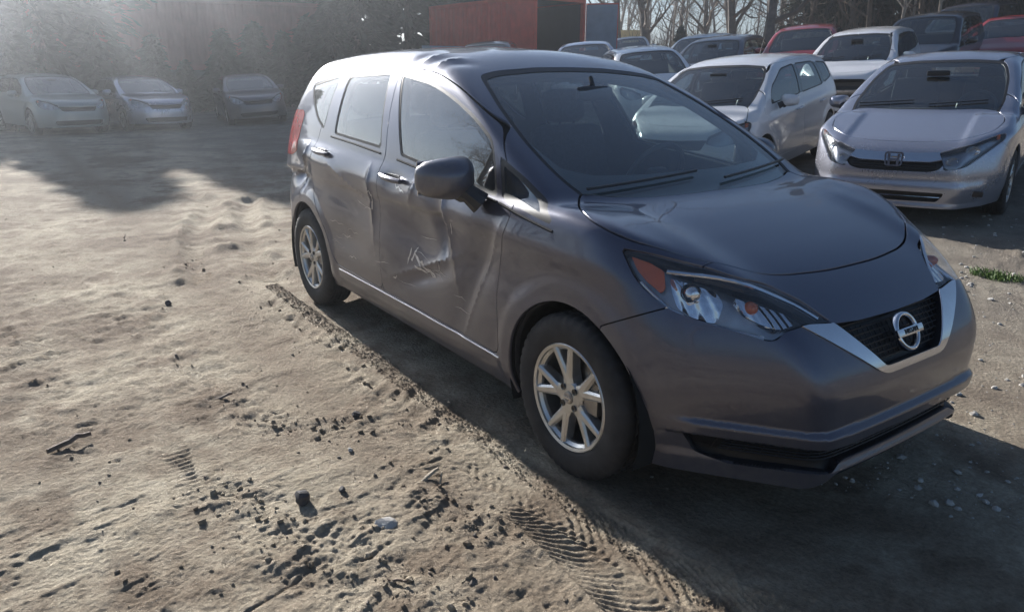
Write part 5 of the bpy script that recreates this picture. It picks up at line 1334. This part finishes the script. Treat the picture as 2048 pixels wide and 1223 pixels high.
# white hatchback
YP=mkP(1.475,.845,.75,.08,-.72,-3.05,.94,.99,2.46,False,.82)
YP['roof']=[(-3.2,1.30),(-2.75,1.395),(-2.2,1.455),(-1.6,1.477),(-1.15,1.465),(-.72,1.405),(-.4,1.30)]
# licence-free nose trim and fog recesses of the sedan
for sg in(-1,1):
    m=MB();m.rbox(onfront(sg*.66,.33,-.012,cf_),(.03,.16,.055),.012,4);m.build('bumper_recess',M['black'],sil)
yar,yf,yo=car('hatchback','white hatchback with scratched side, roof spoiler and aerial between grey and silver cars','car',YP,M['white'],-4.32,4.79,R_(-73.5),.028,2,seats=True)
m=MB();m.rbox((-2.93,0,1.375),(.26,1.02,.045),.02,5,fn=lambda x,y,z:(x,y,z-.10*(abs(y)/.5)**3*.4));m.build('roof_spoiler',M['white'],yar)
m=MB();m.tube([(-1.9,0,1.46),(-2.05,0,1.68)],[.006,.003],6);m.build('aerial',M['black'],yar)
for pts in([(-.95,.70),(-.90,.74),(-.88,.69),(-.93,.66)],[(-1.02,.63),(-.99,.66),(-.98,.61)]):
    m=MB();m.add([onsurf(a,z,1,.002,yf) for a,z in pts],[tuple(range(len(pts)))]);m.build('scrape',M['bare'],yar)
# white hatchback without its bumper
FP=mkP(1.525,.845,.80,.05,-.85,-3.3,.98,1.02,2.53,False,.86)
fgr=[('open_front',[(-.3,.26),(.70,.28),(.74,.60),(.40,.74),(-.3,.76)],M['mesh'],.14)]
fit,ff,fo=car('hatchback','white hatchback with its front bumper missing and dark radiator showing','car',FP,M['white'],-6.31,11.13,R_(-69.9),.034,2,std_regions(FP,2,None,fgr,[]),seats=True)
m=MB();m.rbox((.70,0,.52),(.06,1.1,.09),.02,4);m.build('bumper_beam',M['steel'],fit)
m=MB();m.rbox((.60,0,.55),(.05,.9,.35),.02,4);m.build('radiator',M['black'],fit)
SP_=mkP(1.68,.88,.85,.0,-.80,-3.35,1.02,1.08,2.62,False,.92)
car('hatchback','black tall hatchback parked behind the silver sedan roof','car',SP_,M['blackp'],-7.0,14.79,R_(-75.2),.045,1)
MP=mkP(1.76,.98,.95,.10,-.85,-4.1,1.05,1.10,3.0,False,.95)
car('minivan','dark blue minivan, farthest and highest car at upper right','minivan',MP,M['navy'],-9.08,21.04,R_(-77.2),.05,1)
car('red_car','red car at the right edge showing only roof and glass','car',mkP(1.45,.87,.9,.0,-.85,-3.5,.95,1.0,2.6,True),M['redp'],-6.39,17.74,R_(-72.3),.05,1)
car('red_car','red car left of the bumperless white hatchback','car',mkP(1.50,.87,.85,.0,-.85,-3.3,.95,1.0,2.55),M['redp'],-8.58,12.85,R_(-61.1),.05,1,dz=.12)
car('hatchback','charcoal hatchback behind the white hatchback with roof spoiler','car',mkP(1.52,.88,.85,.0,-.85,-3.4,.98,1.02,2.6),M['dgrey'],-10.10,11.50,R_(-64.9),.042,1,seats=True)
car('hatchback','pale blue car half hidden behind the charcoal hatchback','car',mkP(1.50,.86,.85,.0,-.85,-3.3,.98,1.02),M['lblue'],-13.20,14.46,R_(-62.3),.05,1)
car('hatchback','white car just behind the grey hatchback windshield top corner','car',mkP(1.50,.86,.85,.0,-.85,-3.3,.98,1.02),M['white'],-9.08,8.87,R_(-34.5),.045,1)
car('silver_car','silver car roof showing above the middle of the grey roof','car',mkP(1.45,.86,.85,.0,-.90,-3.3,.98,1.0,2.55,True),M['silver'],-12.41,9.85,R_(-40.8),.05,1,dz=.2)
car('white_car','small far white car roof under the thick bare trunks','car',mkP(1.45,.86,.85,.0,-.90,-3.3,.98,1.0,2.55,True),M['white'],-20.74,19.28,R_(-44),.06,1)
car('black_car','black car standing before the red container side','car',mkP(1.50,.86,.85,.0,-.90,-3.3,.98,1.0),M['blackp'],-14.94,8.51,R_(-39.5),.05,1,dz=.32)
car('white_car','hazy white car left of the grey hatchback roof','car',mkP(1.50,.86,.85,.0,-.90,-3.3,.98,1.0),M['white2'],-24.16,8.93,R_(-23),.06,1)
car('hatchback','grey-green dusty car, leftmost in the haze','car',mkP(1.46,.85,.9,-.1,-.9,-3.4,.92,.98,2.55,False,.82),M['greeny'],-19.86,-.73,R_(13),.045,1,seats=True)
car('sedan','pale silver car, second from the left in the haze','car',mkP(1.42,.85,.9,-.1,-.9,-3.5,.92,.98,2.6,True),M['silver'],-20.2,1.35,R_(9),.045,1)
car('sedan','dark faint sedan, third from the left in the haze','car',mkP(1.42,.85,.9,-.1,-.9,-3.5,.92,.98,2.6,True),M['dgrey'],-20.8,4.2,R_(-8),.045,1)
